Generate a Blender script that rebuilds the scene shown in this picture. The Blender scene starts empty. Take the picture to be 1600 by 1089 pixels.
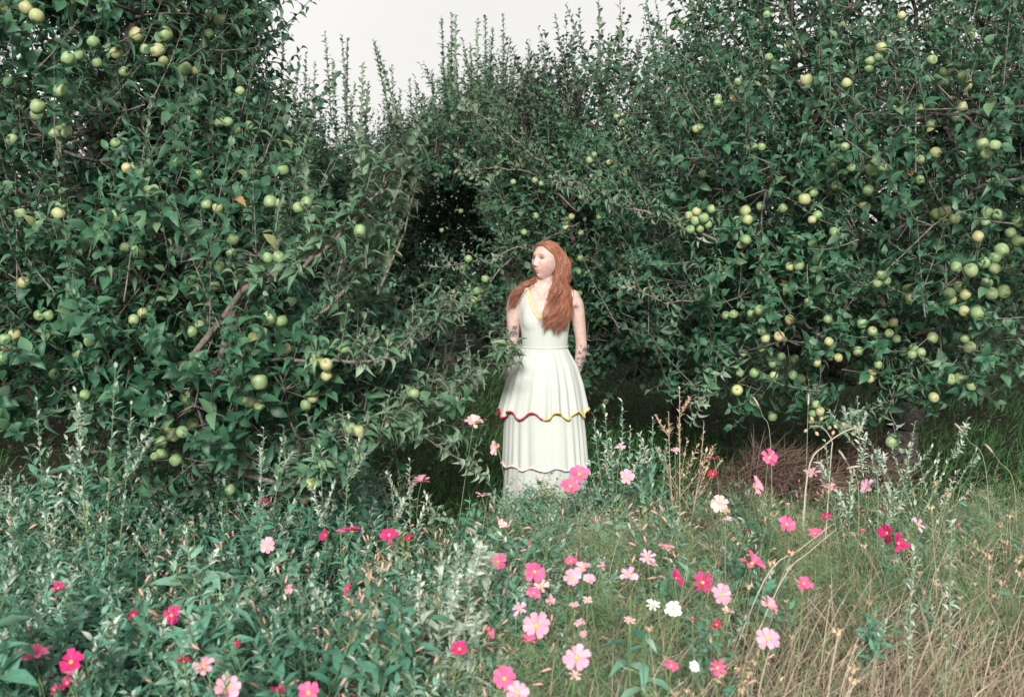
import bpy, math
import numpy as np
from mathutils import Vector, Matrix

SC = bpy.context.scene
COL = SC.collection
rng = np.random.default_rng(11)

# ------------------------------------------------------------------ camera
CAM_H, PITCH, FPX = 1.5, math.radians(4.5), 1556.0
cam = bpy.data.cameras.new('camera')
cam.lens = 35.0
cam.sensor_width = 36.0
cam.clip_start = 0.05
cam.clip_end = 600.0
cam.dof.use_dof = True
cam.dof.focus_distance = 5.7
cam.dof.aperture_fstop = 3.6
camo = bpy.data.objects.new('camera', cam)
camo.location = (0, 0, CAM_H)
camo.rotation_euler = (math.radians(90) - PITCH, 0, 0)
COL.objects.link(camo)
SC.camera = camo

# ------------------------------------------------------------------ overcast sky and soft sun
SUN_EL, SUN_AZ = math.radians(23), math.radians(-4)     # behind the camera, a little to its left
sv = Vector((math.sin(SUN_AZ) * math.cos(SUN_EL), -math.cos(SUN_AZ) * math.cos(SUN_EL), math.sin(SUN_EL)))
world = bpy.data.worlds.new('World')
SC.world = world
world.use_nodes = True
wn, wl = world.node_tree.nodes, world.node_tree.links
wn.clear()
wout = wn.new('ShaderNodeOutputWorld')
wbg = wn.new('ShaderNodeBackground')
sky = wn.new('ShaderNodeTexSky')
sky.sky_type = 'NISHITA'
sky.sun_disc = False
sky.sun_elevation = SUN_EL
sky.sun_rotation = math.atan2(sv.x, sv.y)
sky.air_density = 1.0
sky.dust_density = 6.0
sky.ozone_density = 1.0
hs = wn.new('ShaderNodeHueSaturation')
hs.inputs['Saturation'].default_value = 0.10
mixo = wn.new('ShaderNodeMixRGB')                       # closed cloud deck: most of the light comes through cloud
mixo.inputs['Fac'].default_value = 0.82
mixo.inputs['Color2'].default_value = (8.6, 8.45, 8.2, 1)
wl.new(sky.outputs['Color'], hs.inputs['Color'])
wl.new(hs.outputs['Color'], mixo.inputs['Color1'])
wtc = wn.new('ShaderNodeTexCoord')
wnz = wn.new('ShaderNodeTexNoise')                       # faint structure in the cloud deck, the same all round
wnz.inputs['Scale'].default_value = 2.6
wnz.inputs['Detail'].default_value = 5
wmr = wn.new('ShaderNodeMapRange')
wmr.inputs['To Min'].default_value = .86
wmr.inputs['To Max'].default_value = 1.10
wml = wn.new('ShaderNodeMixRGB')
wml.blend_type = 'MULTIPLY'
wml.inputs['Fac'].default_value = 1
wl.new(wtc.outputs['Generated'], wnz.inputs['Vector'])
wl.new(wnz.outputs['Fac'], wmr.inputs['Value'])
wl.new(mixo.outputs['Color'], wml.inputs['Color1'])
wl.new(wmr.outputs['Result'], wml.inputs['Color2'])
wl.new(wml.outputs['Color'], wbg.inputs['Color'])
wbg.inputs['Strength'].default_value = 0.050
wl.new(wbg.outputs['Background'], wout.inputs['Surface'])

sun = bpy.data.lights.new('sun', 'SUN')
sun.energy = 2.1
sun.angle = math.radians(10)
sun.color = (1.0, 0.96, 0.9)
suno = bpy.data.objects.new('sun', sun)
suno.rotation_euler = (-sv).to_track_quat('-Z', 'Y').to_euler()
suno.location = (0, -6, 8)
COL.objects.link(suno)

vs = SC.view_settings
SC.display_settings.display_device = 'sRGB'
vs.view_transform = 'Standard'
vs.look = 'None'
vs.exposure = 1.32
vs.gamma = 1.0
vs.use_curve_mapping = False
SC.render.engine = 'CYCLES'
cy = SC.cycles
cy.max_bounces = 6
cy.diffuse_bounces = 3
cy.glossy_bounces = 2
cy.transmission_bounces = 4
cy.transparent_max_bounces = 4
cy.use_denoising = True

# ------------------------------------------------------------------ helpers
cp, sp_ = math.cos(PITCH), math.sin(PITCH)


def P(px, py, Y):
    """A point of the place seen at photograph pixel (px, py), Y metres in front of the camera."""
    u, v = (px - 800) / FPX, (544.5 - py) / FPX
    d = np.array([u, cp + v * sp_, -sp_ + v * cp])
    return np.array([0, 0, CAM_H]) + d * (Y / d[1])


def project(X):
    X = np.asarray(X, float).reshape(-1, 3)
    r = X - np.array([0, 0, CAM_H])
    zc = r[:, 1] * cp - r[:, 2] * sp_
    yc = r[:, 1] * sp_ + r[:, 2] * cp
    zc_ = np.where(zc > 0.05, zc, 0.05)
    return 800 + FPX * r[:, 0] / zc_, 544.5 - FPX * yc / zc_, zc


def norm(a):
    a = np.asarray(a, float)
    return a / np.maximum(np.linalg.norm(a, axis=-1, keepdims=True), 1e-9)


class MB:
    """Collects quads and triangles with material slots and a per-point 'rnd' value; build() links them as ONE mesh object."""
    def __init__(self):
        self.V, self.Q, self.T, self.mq, self.mt, self.r, self.n = [], [], [], [], [], [], 0

    def add(self, V, Q=None, T=None, m=0, rnd=0.5):
        V = np.asarray(V, float).reshape(-1, 3)
        Q = np.zeros((0, 4), int) if Q is None or len(Q) == 0 else np.asarray(Q, int)
        T = np.zeros((0, 3), int) if T is None or len(T) == 0 else np.asarray(T, int)
        self.V.append(V)
        self.Q.append(Q + self.n)
        self.T.append(T + self.n)
        self.mq.append(np.broadcast_to(m, (len(Q),)) if not isinstance(m, tuple) else m[0])
        self.mt.append(np.broadcast_to(m, (len(T),)) if not isinstance(m, tuple) else m[1])
        self.r.append(np.broadcast_to(np.asarray(rnd, float), (len(V),)))
        self.n += len(V)

    def inst(self, pr, R, t, rnd, m=None):
        """Copies of proto PR = dict(V,Q,T,mq,mt) at rotations*scale R (N,3,3) and places t (N,3)."""
        N = len(t)
        if N == 0:
            return
        V0, Q0, T0 = pr['V'], pr['Q'], pr['T']
        k = len(V0)
        V = np.einsum('nij,kj->nki', R, V0) + t[:, None, :]
        off = (np.arange(N) * k)[:, None, None]
        Q = (Q0[None] + off).reshape(-1, 4)
        T = (T0[None] + off).reshape(-1, 3)
        mq = np.tile(pr['mq'], N) if m is None else np.full(len(Q), m)
        mt = np.tile(pr['mt'], N) if m is None else np.full(len(T), m)
        self.add(V.reshape(-1, 3), Q, T, (mq, mt), np.repeat(np.broadcast_to(rnd, (N,)), k))

    def proto(self):
        V = np.concatenate(self.V); Q = np.concatenate(self.Q); T = np.concatenate(self.T)
        return dict(V=V, Q=Q, T=T, mq=np.concatenate(self.mq), mt=np.concatenate(self.mt))

    def tube(self, pts, rad, sides=5, m=0, rnd=0.5, cap=True):
        pts = np.asarray(pts, float); n = len(pts)
        rad = np.broadcast_to(np.asarray(rad, float), (n,))
        tan = norm(np.gradient(pts, axis=0))
        a = np.array([0.0, 0, 1]) if abs(tan[0][2]) < 0.8 else np.array([1.0, 0, 0])
        u = norm(np.cross(tan[0], a)); us = []
        for i in range(n):
            u = norm(u - tan[i] * np.dot(u, tan[i])); us.append(u)
        us = np.array(us); ws = np.cross(tan, us)
        th = np.arange(sides) * 2 * np.pi / sides
        ring = us[:, None] * np.cos(th)[None, :, None] + ws[:, None] * np.sin(th)[None, :, None]
        V = (pts[:, None] + ring * rad[:, None, None]).reshape(-1, 3)
        i = np.arange(n - 1)[:, None] * sides; j = np.arange(sides)[None]; jn = (j + 1) % sides
        Q = np.stack([i + j, i + jn, i + sides + jn, i + sides + j], -1).reshape(-1, 4)
        T = None
        if cap:
            V = np.concatenate([V, pts[:1], pts[-1:]])
            a0 = n * sides
            jj = np.arange(sides); jn2 = (jj + 1) % sides
            T = np.concatenate([np.stack([jn2, jj, np.full(sides, a0)], -1),
                                np.stack([(n - 1) * sides + jj, (n - 1) * sides + jn2, np.full(sides, a0 + 1)], -1)])
        self.add(V, Q, T, m, rnd)

    def mesh(self, name, mats, smooth=True):
        V = np.concatenate(self.V); Q = np.concatenate(self.Q); T = np.concatenate(self.T)
        me = bpy.data.meshes.new(name)
        nq, nt = len(Q), len(T)
        me.vertices.add(len(V)); me.vertices.foreach_set('co', V.astype(np.float32).ravel())
        me.loops.add(nq * 4 + nt * 3); me.polygons.add(nq + nt)
        me.loops.foreach_set('vertex_index', np.concatenate([Q.ravel(), T.ravel()]).astype(np.int32))
        st = np.concatenate([np.arange(nq) * 4, nq * 4 + np.arange(nt) * 3]).astype(np.int32)
        me.polygons.foreach_set('loop_start', st)
        me.polygons.foreach_set('material_index', np.concatenate(self.mq + self.mt).astype(np.int32))
        me.polygons.foreach_set('use_smooth', np.full(nq + nt, smooth))
        for m in (mats if isinstance(mats, (list, tuple)) else [mats]):
            me.materials.append(m)
        at = me.attributes.new('rnd', 'FLOAT', 'POINT')
        at.data.foreach_set('value', np.concatenate(self.r).astype(np.float32))
        me.update(calc_edges=True)
        return me

    def build(self, name, mats, parent=None, smooth=True):
        return link(name, self.mesh(name, mats, smooth), parent)


def link(name, me, parent=None, M=None):
    o = bpy.data.objects.new(name, me)
    COL.objects.link(o)
    if parent is not None:
        o.parent = parent
    if M is not None:
        o.matrix_basis = M
    return o


def tag(o, label=None, cat=None, group=None, kind=None):
    for k, v in (('label', label), ('category', cat), ('group', group), ('kind', kind)):
        if v:
            o[k] = v
    return o


def thing(name, label, cat, loc, group=None):
    o = bpy.data.objects.new(name, None)
    o.empty_display_size = 0.1
    o.location = loc
    COL.objects.link(o)
    return tag(o, label, cat, group)


def mat44(R, t):
    return Matrix([[*R[0], t[0]], [*R[1], t[1]], [*R[2], t[2]], [0, 0, 0, 1]])


def frames(d, n):
    """Rotation matrices whose Y is d and whose Z is near n."""
    d = norm(d)
    n = norm(n - d * np.sum(d * n, -1, keepdims=True))
    x = np.cross(d, n)
    return np.stack([x, d, n], -1)


# ------------------------------------------------------------------ materials
def new_mat(name):
    m = bpy.data.materials.new(name)
    m.use_nodes = True
    nt = m.node_tree
    return m, nt.nodes, nt.links, nt.nodes['Principled BSDF']


def ramp(n, stops):
    r = n.new('ShaderNodeValToRGB')
    e = r.color_ramp.elements
    while len(e) < len(stops):
        e.new(0.5)
    for el, (p, c) in zip(e, stops):
        el.position = p
        el.color = (*c, 1)
    return r


def leaf_mat(name, stops, under, rough=0.5, spec=0.35, trans=0.12, under_mix=0.8, veins=0.4):
    """Two-sided leaf: colour by leaf, mottled with noise, paler felted underside, a little light coming through."""
    m, n, l, b = new_mat(name)
    at = n.new('ShaderNodeAttribute'); at.attribute_name = 'rnd'
    r = ramp(n, stops)
    l.new(at.outputs['Fac'], r.inputs['Fac'])
    tc = n.new('ShaderNodeTexCoord')
    nz = n.new('ShaderNodeTexNoise'); nz.inputs['Scale'].default_value = 60; nz.inputs['Detail'].default_value = 3
    l.new(tc.outputs['Object'], nz.inputs['Vector'])
    mr = n.new('ShaderNodeMapRange')
    mr.inputs['To Min'].default_value = 1 - veins; mr.inputs['To Max'].default_value = 1 + veins
    l.new(nz.outputs['Fac'], mr.inputs['Value'])
    mul = n.new('ShaderNodeMixRGB'); mul.blend_type = 'MULTIPLY'; mul.inputs['Fac'].default_value = 1
    l.new(r.outputs['Color'], mul.inputs['Color1']); l.new(mr.outputs['Result'], mul.inputs['Color2'])
    ge = n.new('ShaderNodeNewGeometry')
    un = n.new('ShaderNodeMixRGB')
    un.inputs['Color2'].default_value = (*under, 1)
    mm = n.new('ShaderNodeMath'); mm.operation = 'MULTIPLY'; mm.inputs[1].default_value = under_mix
    l.new(ge.outputs['Backfacing'], mm.inputs[0]); l.new(mm.outputs[0], un.inputs['Fac'])
    l.new(mul.outputs['Color'], un.inputs['Color1'])
    l.new(un.outputs['Color'], b.inputs['Base Color'])
    b.inputs['Roughness'].default_value = rough
    b.inputs['Specular IOR Level'].default_value = spec
    if trans > 0:
        tr = n.new('ShaderNodeBsdfTranslucent')
        l.new(un.outputs['Color'], tr.inputs['Color'])
        mx = n.new('ShaderNodeMixShader'); mx.inputs['Fac'].default_value = trans
        l.new(b.outputs['BSDF'], mx.inputs[1]); l.new(tr.outputs['BSDF'], mx.inputs[2])
        l.new(mx.outputs['Shader'], n['Material Output'].inputs['Surface'])
    return m


def noise_mat(name, c1, c2, scale=20, rough=0.8, spec=0.25, bump=0.0, bscale=None, byrnd=False, detail=5, rnd_obj=0.0):
    m, n, l, b = new_mat(name)
    tc = n.new('ShaderNodeTexCoord')
    nz = n.new('ShaderNodeTexNoise'); nz.inputs['Scale'].default_value = scale; nz.inputs['Detail'].default_value = detail
    l.new(tc.outputs['Object'], nz.inputs['Vector'])
    r = ramp(n, [(0.3, c1), (0.7, c2)])
    if byrnd:
        at = n.new('ShaderNodeAttribute'); at.attribute_name = 'rnd'
        ad = n.new('ShaderNodeMath'); ad.operation = 'ADD'
        sb = n.new('ShaderNodeMath'); sb.operation = 'SUBTRACT'; sb.inputs[1].default_value = 0.5
        l.new(at.outputs['Fac'], sb.inputs[0]); l.new(sb.outputs[0], ad.inputs[0]); l.new(nz.outputs['Fac'], ad.inputs[1])
        l.new(ad.outputs[0], r.inputs['Fac'])
    elif rnd_obj:
        oi = n.new('ShaderNodeObjectInfo')
        ml = n.new('ShaderNodeMath'); ml.operation = 'MULTIPLY_ADD'; ml.inputs[1].default_value = rnd_obj; ml.inputs[2].default_value = -rnd_obj / 2
        ad = n.new('ShaderNodeMath'); ad.operation = 'ADD'
        l.new(oi.outputs['Random'], ml.inputs[0]); l.new(ml.outputs[0], ad.inputs[0]); l.new(nz.outputs['Fac'], ad.inputs[1])
        l.new(ad.outputs[0], r.inputs['Fac'])
    else:
        l.new(nz.outputs['Fac'], r.inputs['Fac'])
    l.new(r.outputs['Color'], b.inputs['Base Color'])
    b.inputs['Roughness'].default_value = rough
    b.inputs['Specular IOR Level'].default_value = spec
    if bump:
        n2 = n.new('ShaderNodeTexNoise'); n2.inputs['Scale'].default_value = bscale or scale * 3; n2.inputs['Detail'].default_value = 6
        l.new(tc.outputs['Object'], n2.inputs['Vector'])
        bp = n.new('ShaderNodeBump'); bp.inputs['Strength'].default_value = bump; bp.inputs['Distance'].default_value = 0.02
        l.new(n2.outputs['Fac'], bp.inputs['Height']); l.new(bp.outputs['Normal'], b.inputs['Normal'])
    return m


M = {}
M['leaf'] = leaf_mat('apple_leaf', [(0.0, (.018, .060, .031)), (.35, (.028, .098, .050)), (.7, (.052, .148, .075)), (.93, (.100, .200, .105)), (.985, (.22, .24, .09)), (1.0, (.30, .17, .07))],
                     (.155, .265, .17), rough=.5, spec=.35, trans=.10)
M['leaf_young'] = leaf_mat('young_apple_leaf', [(0.0, (.060, .125, .070)), (.5, (.100, .205, .112)), (.9, (.180, .285, .165)), (1.0, (.30, .30, .12))], (.28, .36, .26), rough=.55, spec=.3, trans=.12)
M['leaf_far'] = leaf_mat('apple_leaf_far', [(0.0, (.018, .060, .030)), (.5, (.034, .108, .053)), (.95, (.074, .172, .082)), (1.0, (.20, .22, .09))],
                         (.16, .23, .16), rough=.5, spec=.35, trans=.12)
M['bark'] = noise_mat('apple_bark', (.042, .034, .030), (.145, .125, .118), 35, .9, .2, .5, 90)
M['twig'] = noise_mat('apple_twig', (.10, .085, .072), (.25, .22, .19), 60, .8, .2)
M['soil'] = noise_mat('orchard_soil', (.012, .016, .009), (.040, .034, .022), 6, .95, .1, .8, 40)
M['lawn'] = leaf_mat('lawn_blade', [(0, (.020, .076, .020)), (.6, (.040, .138, .036)), (1, (.10, .19, .06))], (.06, .16, .05), .6, .25, .15, .4)
M['weed'] = leaf_mat('weed_leaf', [(0, (.040, .140, .090)), (.5, (.100, .260, .175)), (.85, (.22, .390, .275)), (1, (.33, .38, .20))], (.25, .38, .29), .6, .3, .15, .6)
M['pale'] = leaf_mat('felted_leaf', [(0, (.24, .33, .25)), (.6, (.42, .50, .41)), (1, (.58, .63, .53))], (.52, .58, .50), .75, .2, .15, .6)
M['feather'] = leaf_mat('feathery_leaf', [(0, (.10, .20, .085)), (.6, (.26, .38, .20)), (1, (.50, .54, .34))], (.16, .23, .10), .6, .25, .2, .4)
M['stem'] = leaf_mat('green_stem', [(0, (.09, .16, .06)), (.6, (.16, .24, .11)), (1, (.30, .30, .16))], (.16, .24, .11), .6, .3, 0, 0)
M['straw'] = leaf_mat('dry_straw', [(0, (.20, .15, .11)), (.5, (.42, .34, .26)), (1, (.64, .57, .46))], (.36, .27, .18), .75, .2, .1, .4, .25)
M['tuft'] = leaf_mat('dead_grass', [(0, (.075, .048, .040)), (.6, (.15, .10, .082)), (1, (.24, .17, .13))], (.16, .11, .09), .8, .15, .05, .4)
M['spike'] = noise_mat('smartweed_spike', (.42, .22, .17), (.62, .38, .31), 200, .8, .2)
M['bud'] = noise_mat('seed_head', (.30, .20, .12), (.58, .46, .32), 120, .8, .2)
# ------------------------------------------------------------------ ground
def ground():
    xs = np.concatenate([[-320, -150, -70, -30], np.arange(-14, 14.01, .35), [30, 70, 150, 320]])
    ys = np.concatenate([[-320, -150, -60, -20, -6], np.arange(-2, 22.01, .35), [34, 70, 150, 320]])
    X, Y = np.meshgrid(xs, ys)
    Z = .02 * np.sin(X * 1.7 + 1) * np.sin(Y * 1.3) + .015 * np.sin(X * 4.1 + Y * 2.2)
    Z = np.where((abs(X) < 13) & (Y > -2) & (Y < 21.5), Z, 0) - .02
    V = np.stack([X, Y, Z], -1).reshape(-1, 3)
    nx, ny = len(xs), len(ys)
    i = np.arange(ny - 1)[:, None] * nx; j = np.arange(nx - 1)[None]
    Q = np.stack([i + j, i + j + 1, i + nx + j + 1, i + nx + j], -1).reshape(-1, 4)
    b = MB(); b.add(V, Q)
    tag(b.build('ground', M['soil']), kind='structure')


ground()

# ------------------------------------------------------------------ leaves, shoots and trees
def leaf_proto(rows, width, fold, curl, twist=0.0, petiole=.22):
    """Ovate pointed leaf, length 1 along +Y, folded along the midrib and recurved."""
    t = np.array(rows)
    w = width * np.sin(np.pi * t ** .76) ** 1.0
    def mid(t): return np.stack([0 * t, t * (1 - .18 * curl * t), -curl * .5 * t ** 2 + .06 * np.sin(3 * t)], -1)
    V = [mid(np.array([0.0]))[0]]
    for ti, wi, c in zip(t, w, mid(t)):
        a = twist * ti
        for s in (-1, 0, 1):
            dx, dz = s * wi * math.cos(fold), abs(s) * wi * math.sin(fold)
            V.append(c + np.array([dx * math.cos(a) - dz * math.sin(a) * s, 0, dz + dx * math.sin(a)]))
    V.append(mid(np.array([1.0]))[0])
    n = len(rows); Q, T = [], []
    T += [(0, 2, 1), (0, 3, 2)]
    for k in range(n - 1):
        a = 1 + 3 * k
        Q += [(a, a + 1, a + 4, a + 3), (a + 1, a + 2, a + 5, a + 4)]
    a = 1 + 3 * (n - 1); e = 3 * n + 1
    T += [(a, a + 1, e), (a + 1, a + 2, e)]
    k0 = len(V)
    V += [np.array([-.015, -petiole, .03]), np.array([.015, -petiole, .03]), np.array([.012, .02, 0]), np.array([-.012, .02, 0])]
    Q.append((k0, k0 + 1, k0 + 2, k0 + 3))
    Q, T = np.array(Q), np.array(T)
    # wind so that the normal is +Z
    return dict(V=np.array(V), Q=Q, T=T, mq=np.zeros(len(Q), int), mt=np.zeros(len(T), int))


LEAF_HI = [leaf_proto((.12, .3, .52, .74, .9), w, f, c, tw) for w, f, c, tw in
           ((.30, .30, .5, .1), (.27, .5, .9, -.3), (.32, .2, .3, .35), (.27, .65, 1.1, .2), (.30, .4, .7, -.45), (.25, .75, 1.4, .4))]
LEAF_LO = [leaf_proto((.22, .5, .8), w, f, c, tw) for w, f, c, tw in
           ((.29, .3, .4, .1), (.26, .5, .8, -.2), (.31, .2, .25, .2))]


def shoot_leaves(base, dirs, length, nleaf, size, bend=.25, spread=1.05, tip_shrink=.45):
    """Leaves set spirally on S shoots. Returns R (N,3,3 with scale), t (N,3), per-leaf shoot index."""
    base, dirs = np.asarray(base, float), norm(dirs)
    length, nleaf, size = (np.broadcast_to(np.asarray(a), (len(base),)) for a in (length, nleaf, size))
    ix = np.repeat(np.arange(len(base)), nleaf)
    k = np.concatenate([np.arange(c) for c in nleaf]) if len(nleaf) else np.zeros(0)
    tt = (k + .6 + rng.uniform(-.25, .25, len(k))) / nleaf[ix]
    up = np.array([0, 0, 1.0])
    b, d, L = base[ix], dirs[ix], length[ix]
    p = b + d * (L * tt)[:, None] + up * (bend * L * tt ** 2)[:, None]
    ax = norm(d + up * (2 * bend * tt)[:, None])
    ref = np.where(np.abs(ax[:, 2:3]) < .9, np.array([[0, 0, 1.0]]), np.array([[1.0, 0, 0]]))
    u = norm(np.cross(ax, ref)); w = np.cross(ax, u)
    ph = rng.uniform(0, 6.28, len(base))[ix] + k * 2.3998 + rng.normal(0, .25, len(k))
    rad = u * np.cos(ph)[:, None] + w * np.sin(ph)[:, None]
    th = spread * (1.15 - .55 * tt ** 2) + rng.normal(0, .22, len(k))
    ld = ax * np.cos(th)[:, None] + rad * np.sin(th)[:, None]
    nn = ax * np.sin(th)[:, None] - rad * np.cos(th)[:, None] + up * .45 + rng.normal(0, .28, (len(k), 3))
    s = size[ix] * (1 - tip_shrink * tt ** 2.2) * rng.uniform(.72, 1.18, len(k))
    R = frames(ld, nn) * s[:, None, None]
    return R, p, ix


def connect(nodes_start, pts, w=.35):
    """Greedy limb growth: each point (near ones first) joins the node that keeps its path to the root short."""
    nodes = [np.array(q) for q in nodes_start]; par = [max(0, i - 1) for i in range(len(nodes))]; par[0] = -1
    path = [0.0]
    for i in range(1, len(nodes)):
        path.append(path[i - 1] + np.linalg.norm(nodes[i] - nodes[i - 1]))
    root_top = nodes[-1]
    order = np.argsort(np.linalg.norm(pts - root_top, axis=1))
    kids = [0] * len(nodes)
    for q in pts[order]:
        A = np.array(nodes)
        dist = np.linalg.norm(A - q, axis=1)
        cost = dist + w * np.array(path) + .16 * np.array(kids)
        cost[:max(1, len(nodes_start) - 2)] += 3
        j = int(np.argmin(cost))
        if dist[j] > .4:
            mid = (nodes[j] + q) / 2 + rng.normal(0, .05, 3) + np.array([0, 0, .04])
            nodes.append(mid); par.append(j); kids[j] += 1; kids.append(0); path.append(path[j] + dist[j] / 2); j = len(nodes) - 1
        kids[j] += 1; kids.append(0); nodes.append(q); par.append(j); path.append(path[j] + np.linalg.norm(nodes[j] - q))
    return np.array(nodes), np.array(par)


def sample_lobes(lobes, n, lo, hi, zmin=.25):
    out = []; nrm = []
    vol = np.array([(l[1][0] * l[1][1] * l[1][2]) ** .667 for l in lobes]); vol /= vol.sum()
    for (c, r), f in zip(lobes, vol):
        k = int(n * f * 1.7) + 8
        d = norm(rng.normal(0, 1, (k, 3)))
        q = rng.uniform(lo ** 3, hi ** 3, k) ** (1 / 3)
        bump = 1 + .13 * np.sin(d[:, 0] * 5.1 + c[0] * 3) * np.sin(d[:, 2] * 6.3 + c[2]) + .09 * np.sin(d[:, 1] * 9 + d[:, 2] * 7 + c[1])
        p = np.array(c) + d * (q * bump)[:, None] * np.array(r)
        ok = p[:, 2] > zmin
        p, d = p[ok], d[ok]
        p, d = p[:int(n * f) + 1], d[:int(n * f) + 1]
        out.append(p); nrm.append(norm(d / np.array(r)))
    return np.concatenate(out), np.concatenate(nrm)


APPLE_ITEMS = []          # filled by apples() calls


def apple_mesh(name, mats, seed):
    b = MB()
    prof = [(0, .36), (.07, .40), (.2, .46), (.36, .44), (.47, .30), (.515, .08), (.49, -.16), (.41, -.35), (.27, -.46), (.13, -.475), (.06, -.44), (0, -.42)]
    ns = 12; V = []; r_ = np.random.default_rng(seed)
    sk = r_.uniform(-.06, .06, 2)
    for (r, z) in prof[1:-1]:
        for k in range(ns):
            a = k * 2 * np.pi / ns
            lob = 1 + .03 * math.cos(5 * a) * (1 if z < -.2 else .3)
            V.append((r * lob * math.cos(a) + sk[0] * z, r * lob * math.sin(a) + sk[1] * z, z))
    n = len(prof) - 2
    V += [(0, 0, prof[0][1]), (0, 0, prof[-1][1])]
    Q = [(i * ns + (k + 1) % ns, i * ns + k, (i + 1) * ns + k, (i + 1) * ns + (k + 1) % ns) for i in range(n - 1) for k in range(ns)]
    T = [(k, (k + 1) % ns, n * ns) for k in range(ns)] + [((n - 1) * ns + (k + 1) % ns, (n - 1) * ns + k, n * ns + 1) for k in range(ns)]
    b.add(V, Q, T, 0)
    b.tube([(0, 0, .34), (.03, .01, .5), (.08, .02, .68)], [.028, .024, .034], 4, 1)
    for k in range(5):                      # dried calyx
        a = k * 1.2566
        c, s = math.cos(a), math.sin(a)
        b.add([(.03 * c - .03 * s, .03 * s + .03 * c, -.43), (.03 * c + .03 * s, .03 * s - .03 * c, -.43), (.1 * c, .1 * s, -.50)], None, [(0, 1, 2)], 2)
    return b.mesh(name, mats)


def apple_mat(name, c1, c2, blush):
    m, n, l, b = new_mat(name)
    tc = n.new('ShaderNodeTexCoord'); oi = n.new('ShaderNodeObjectInfo')
    nz = n.new('ShaderNodeTexNoise'); nz.inputs['Scale'].default_value = 1.6; nz.inputs['Detail'].default_value = 3
    nz.noise_dimensions = '4D'
    l.new(tc.outputs['Object'], nz.inputs['Vector'])
    mw = n.new('ShaderNodeMath'); mw.operation = 'MULTIPLY'; mw.inputs[1].default_value = 40
    l.new(oi.outputs['Random'], mw.inputs[0]); l.new(mw.outputs[0], nz.inputs['W'])
    r = ramp(n, [(.30, c1), (.58, c2), (.74, blush)])
    l.new(nz.outputs['Fac'], r.inputs['Fac'])
    sp = n.new('ShaderNodeTexVoronoi'); sp.inputs['Scale'].default_value = 14
    l.new(tc.outputs['Object'], sp.inputs['Vector'])
    sr = ramp(n, [(.05, (1.35, 1.35, 1.25)), (.12, (1, 1, 1))])
    l.new(sp.outputs['Distance'], sr.inputs['Fac'])
    mu = n.new('ShaderNodeMixRGB'); mu.blend_type = 'MULTIPLY'; mu.inputs['Fac'].default_value = 1
    l.new(r.outputs['Color'], mu.inputs['Color1']); l.new(sr.outputs['Color'], mu.inputs['Color2'])
    l.new(mu.outputs['Color'], b.inputs['Base Color'])
    b.inputs['Roughness'].default_value = .5
    b.inputs['Specular IOR Level'].default_value = .4
    return m


M['apple'] = apple_mat('apple_skin', (.13, .225, .09), (.25, .345, .165), (.42, .38, .24))
M['apple_blush'] = apple_mat('apple_skin_blushed', (.26, .34, .13), (.40, .40, .20), (.48, .27, .17))
M['calyx'] = noise_mat('apple_calyx', (.07, .05, .03), (.16, .11, .06), 40)
APPLES = [apple_mesh('apple', [M['apple'], M['twig'], M['calyx']], 1), apple_mesh('apple', [M['apple'], M['twig'], M['calyx']], 2),
          apple_mesh('apple', [M['apple'], M['twig'], M['calyx']], 3), apple_mesh('apple', [M['apple_blush'], M['twig'], M['calyx']], 4)]


def leaf_meshes(mat, protos, tag_):
    out = []
    for v in (.08, .3, .5, .68, .86):
        for p in protos:
            b = MB(); b.inst(p, np.eye(3)[None], np.zeros((1, 3)), v)
            out.append(b.mesh('leaf', [mat]))
    return out


LEAF_ME = leaf_meshes(M['leaf'], LEAF_HI, 'near')
LEAF_ME_YOUNG = leaf_meshes(M['leaf_young'], LEAF_HI, 'young')
LEAF_ME_FAR = leaf_meshes(M['leaf_far'], LEAF_LO, 'far')


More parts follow.
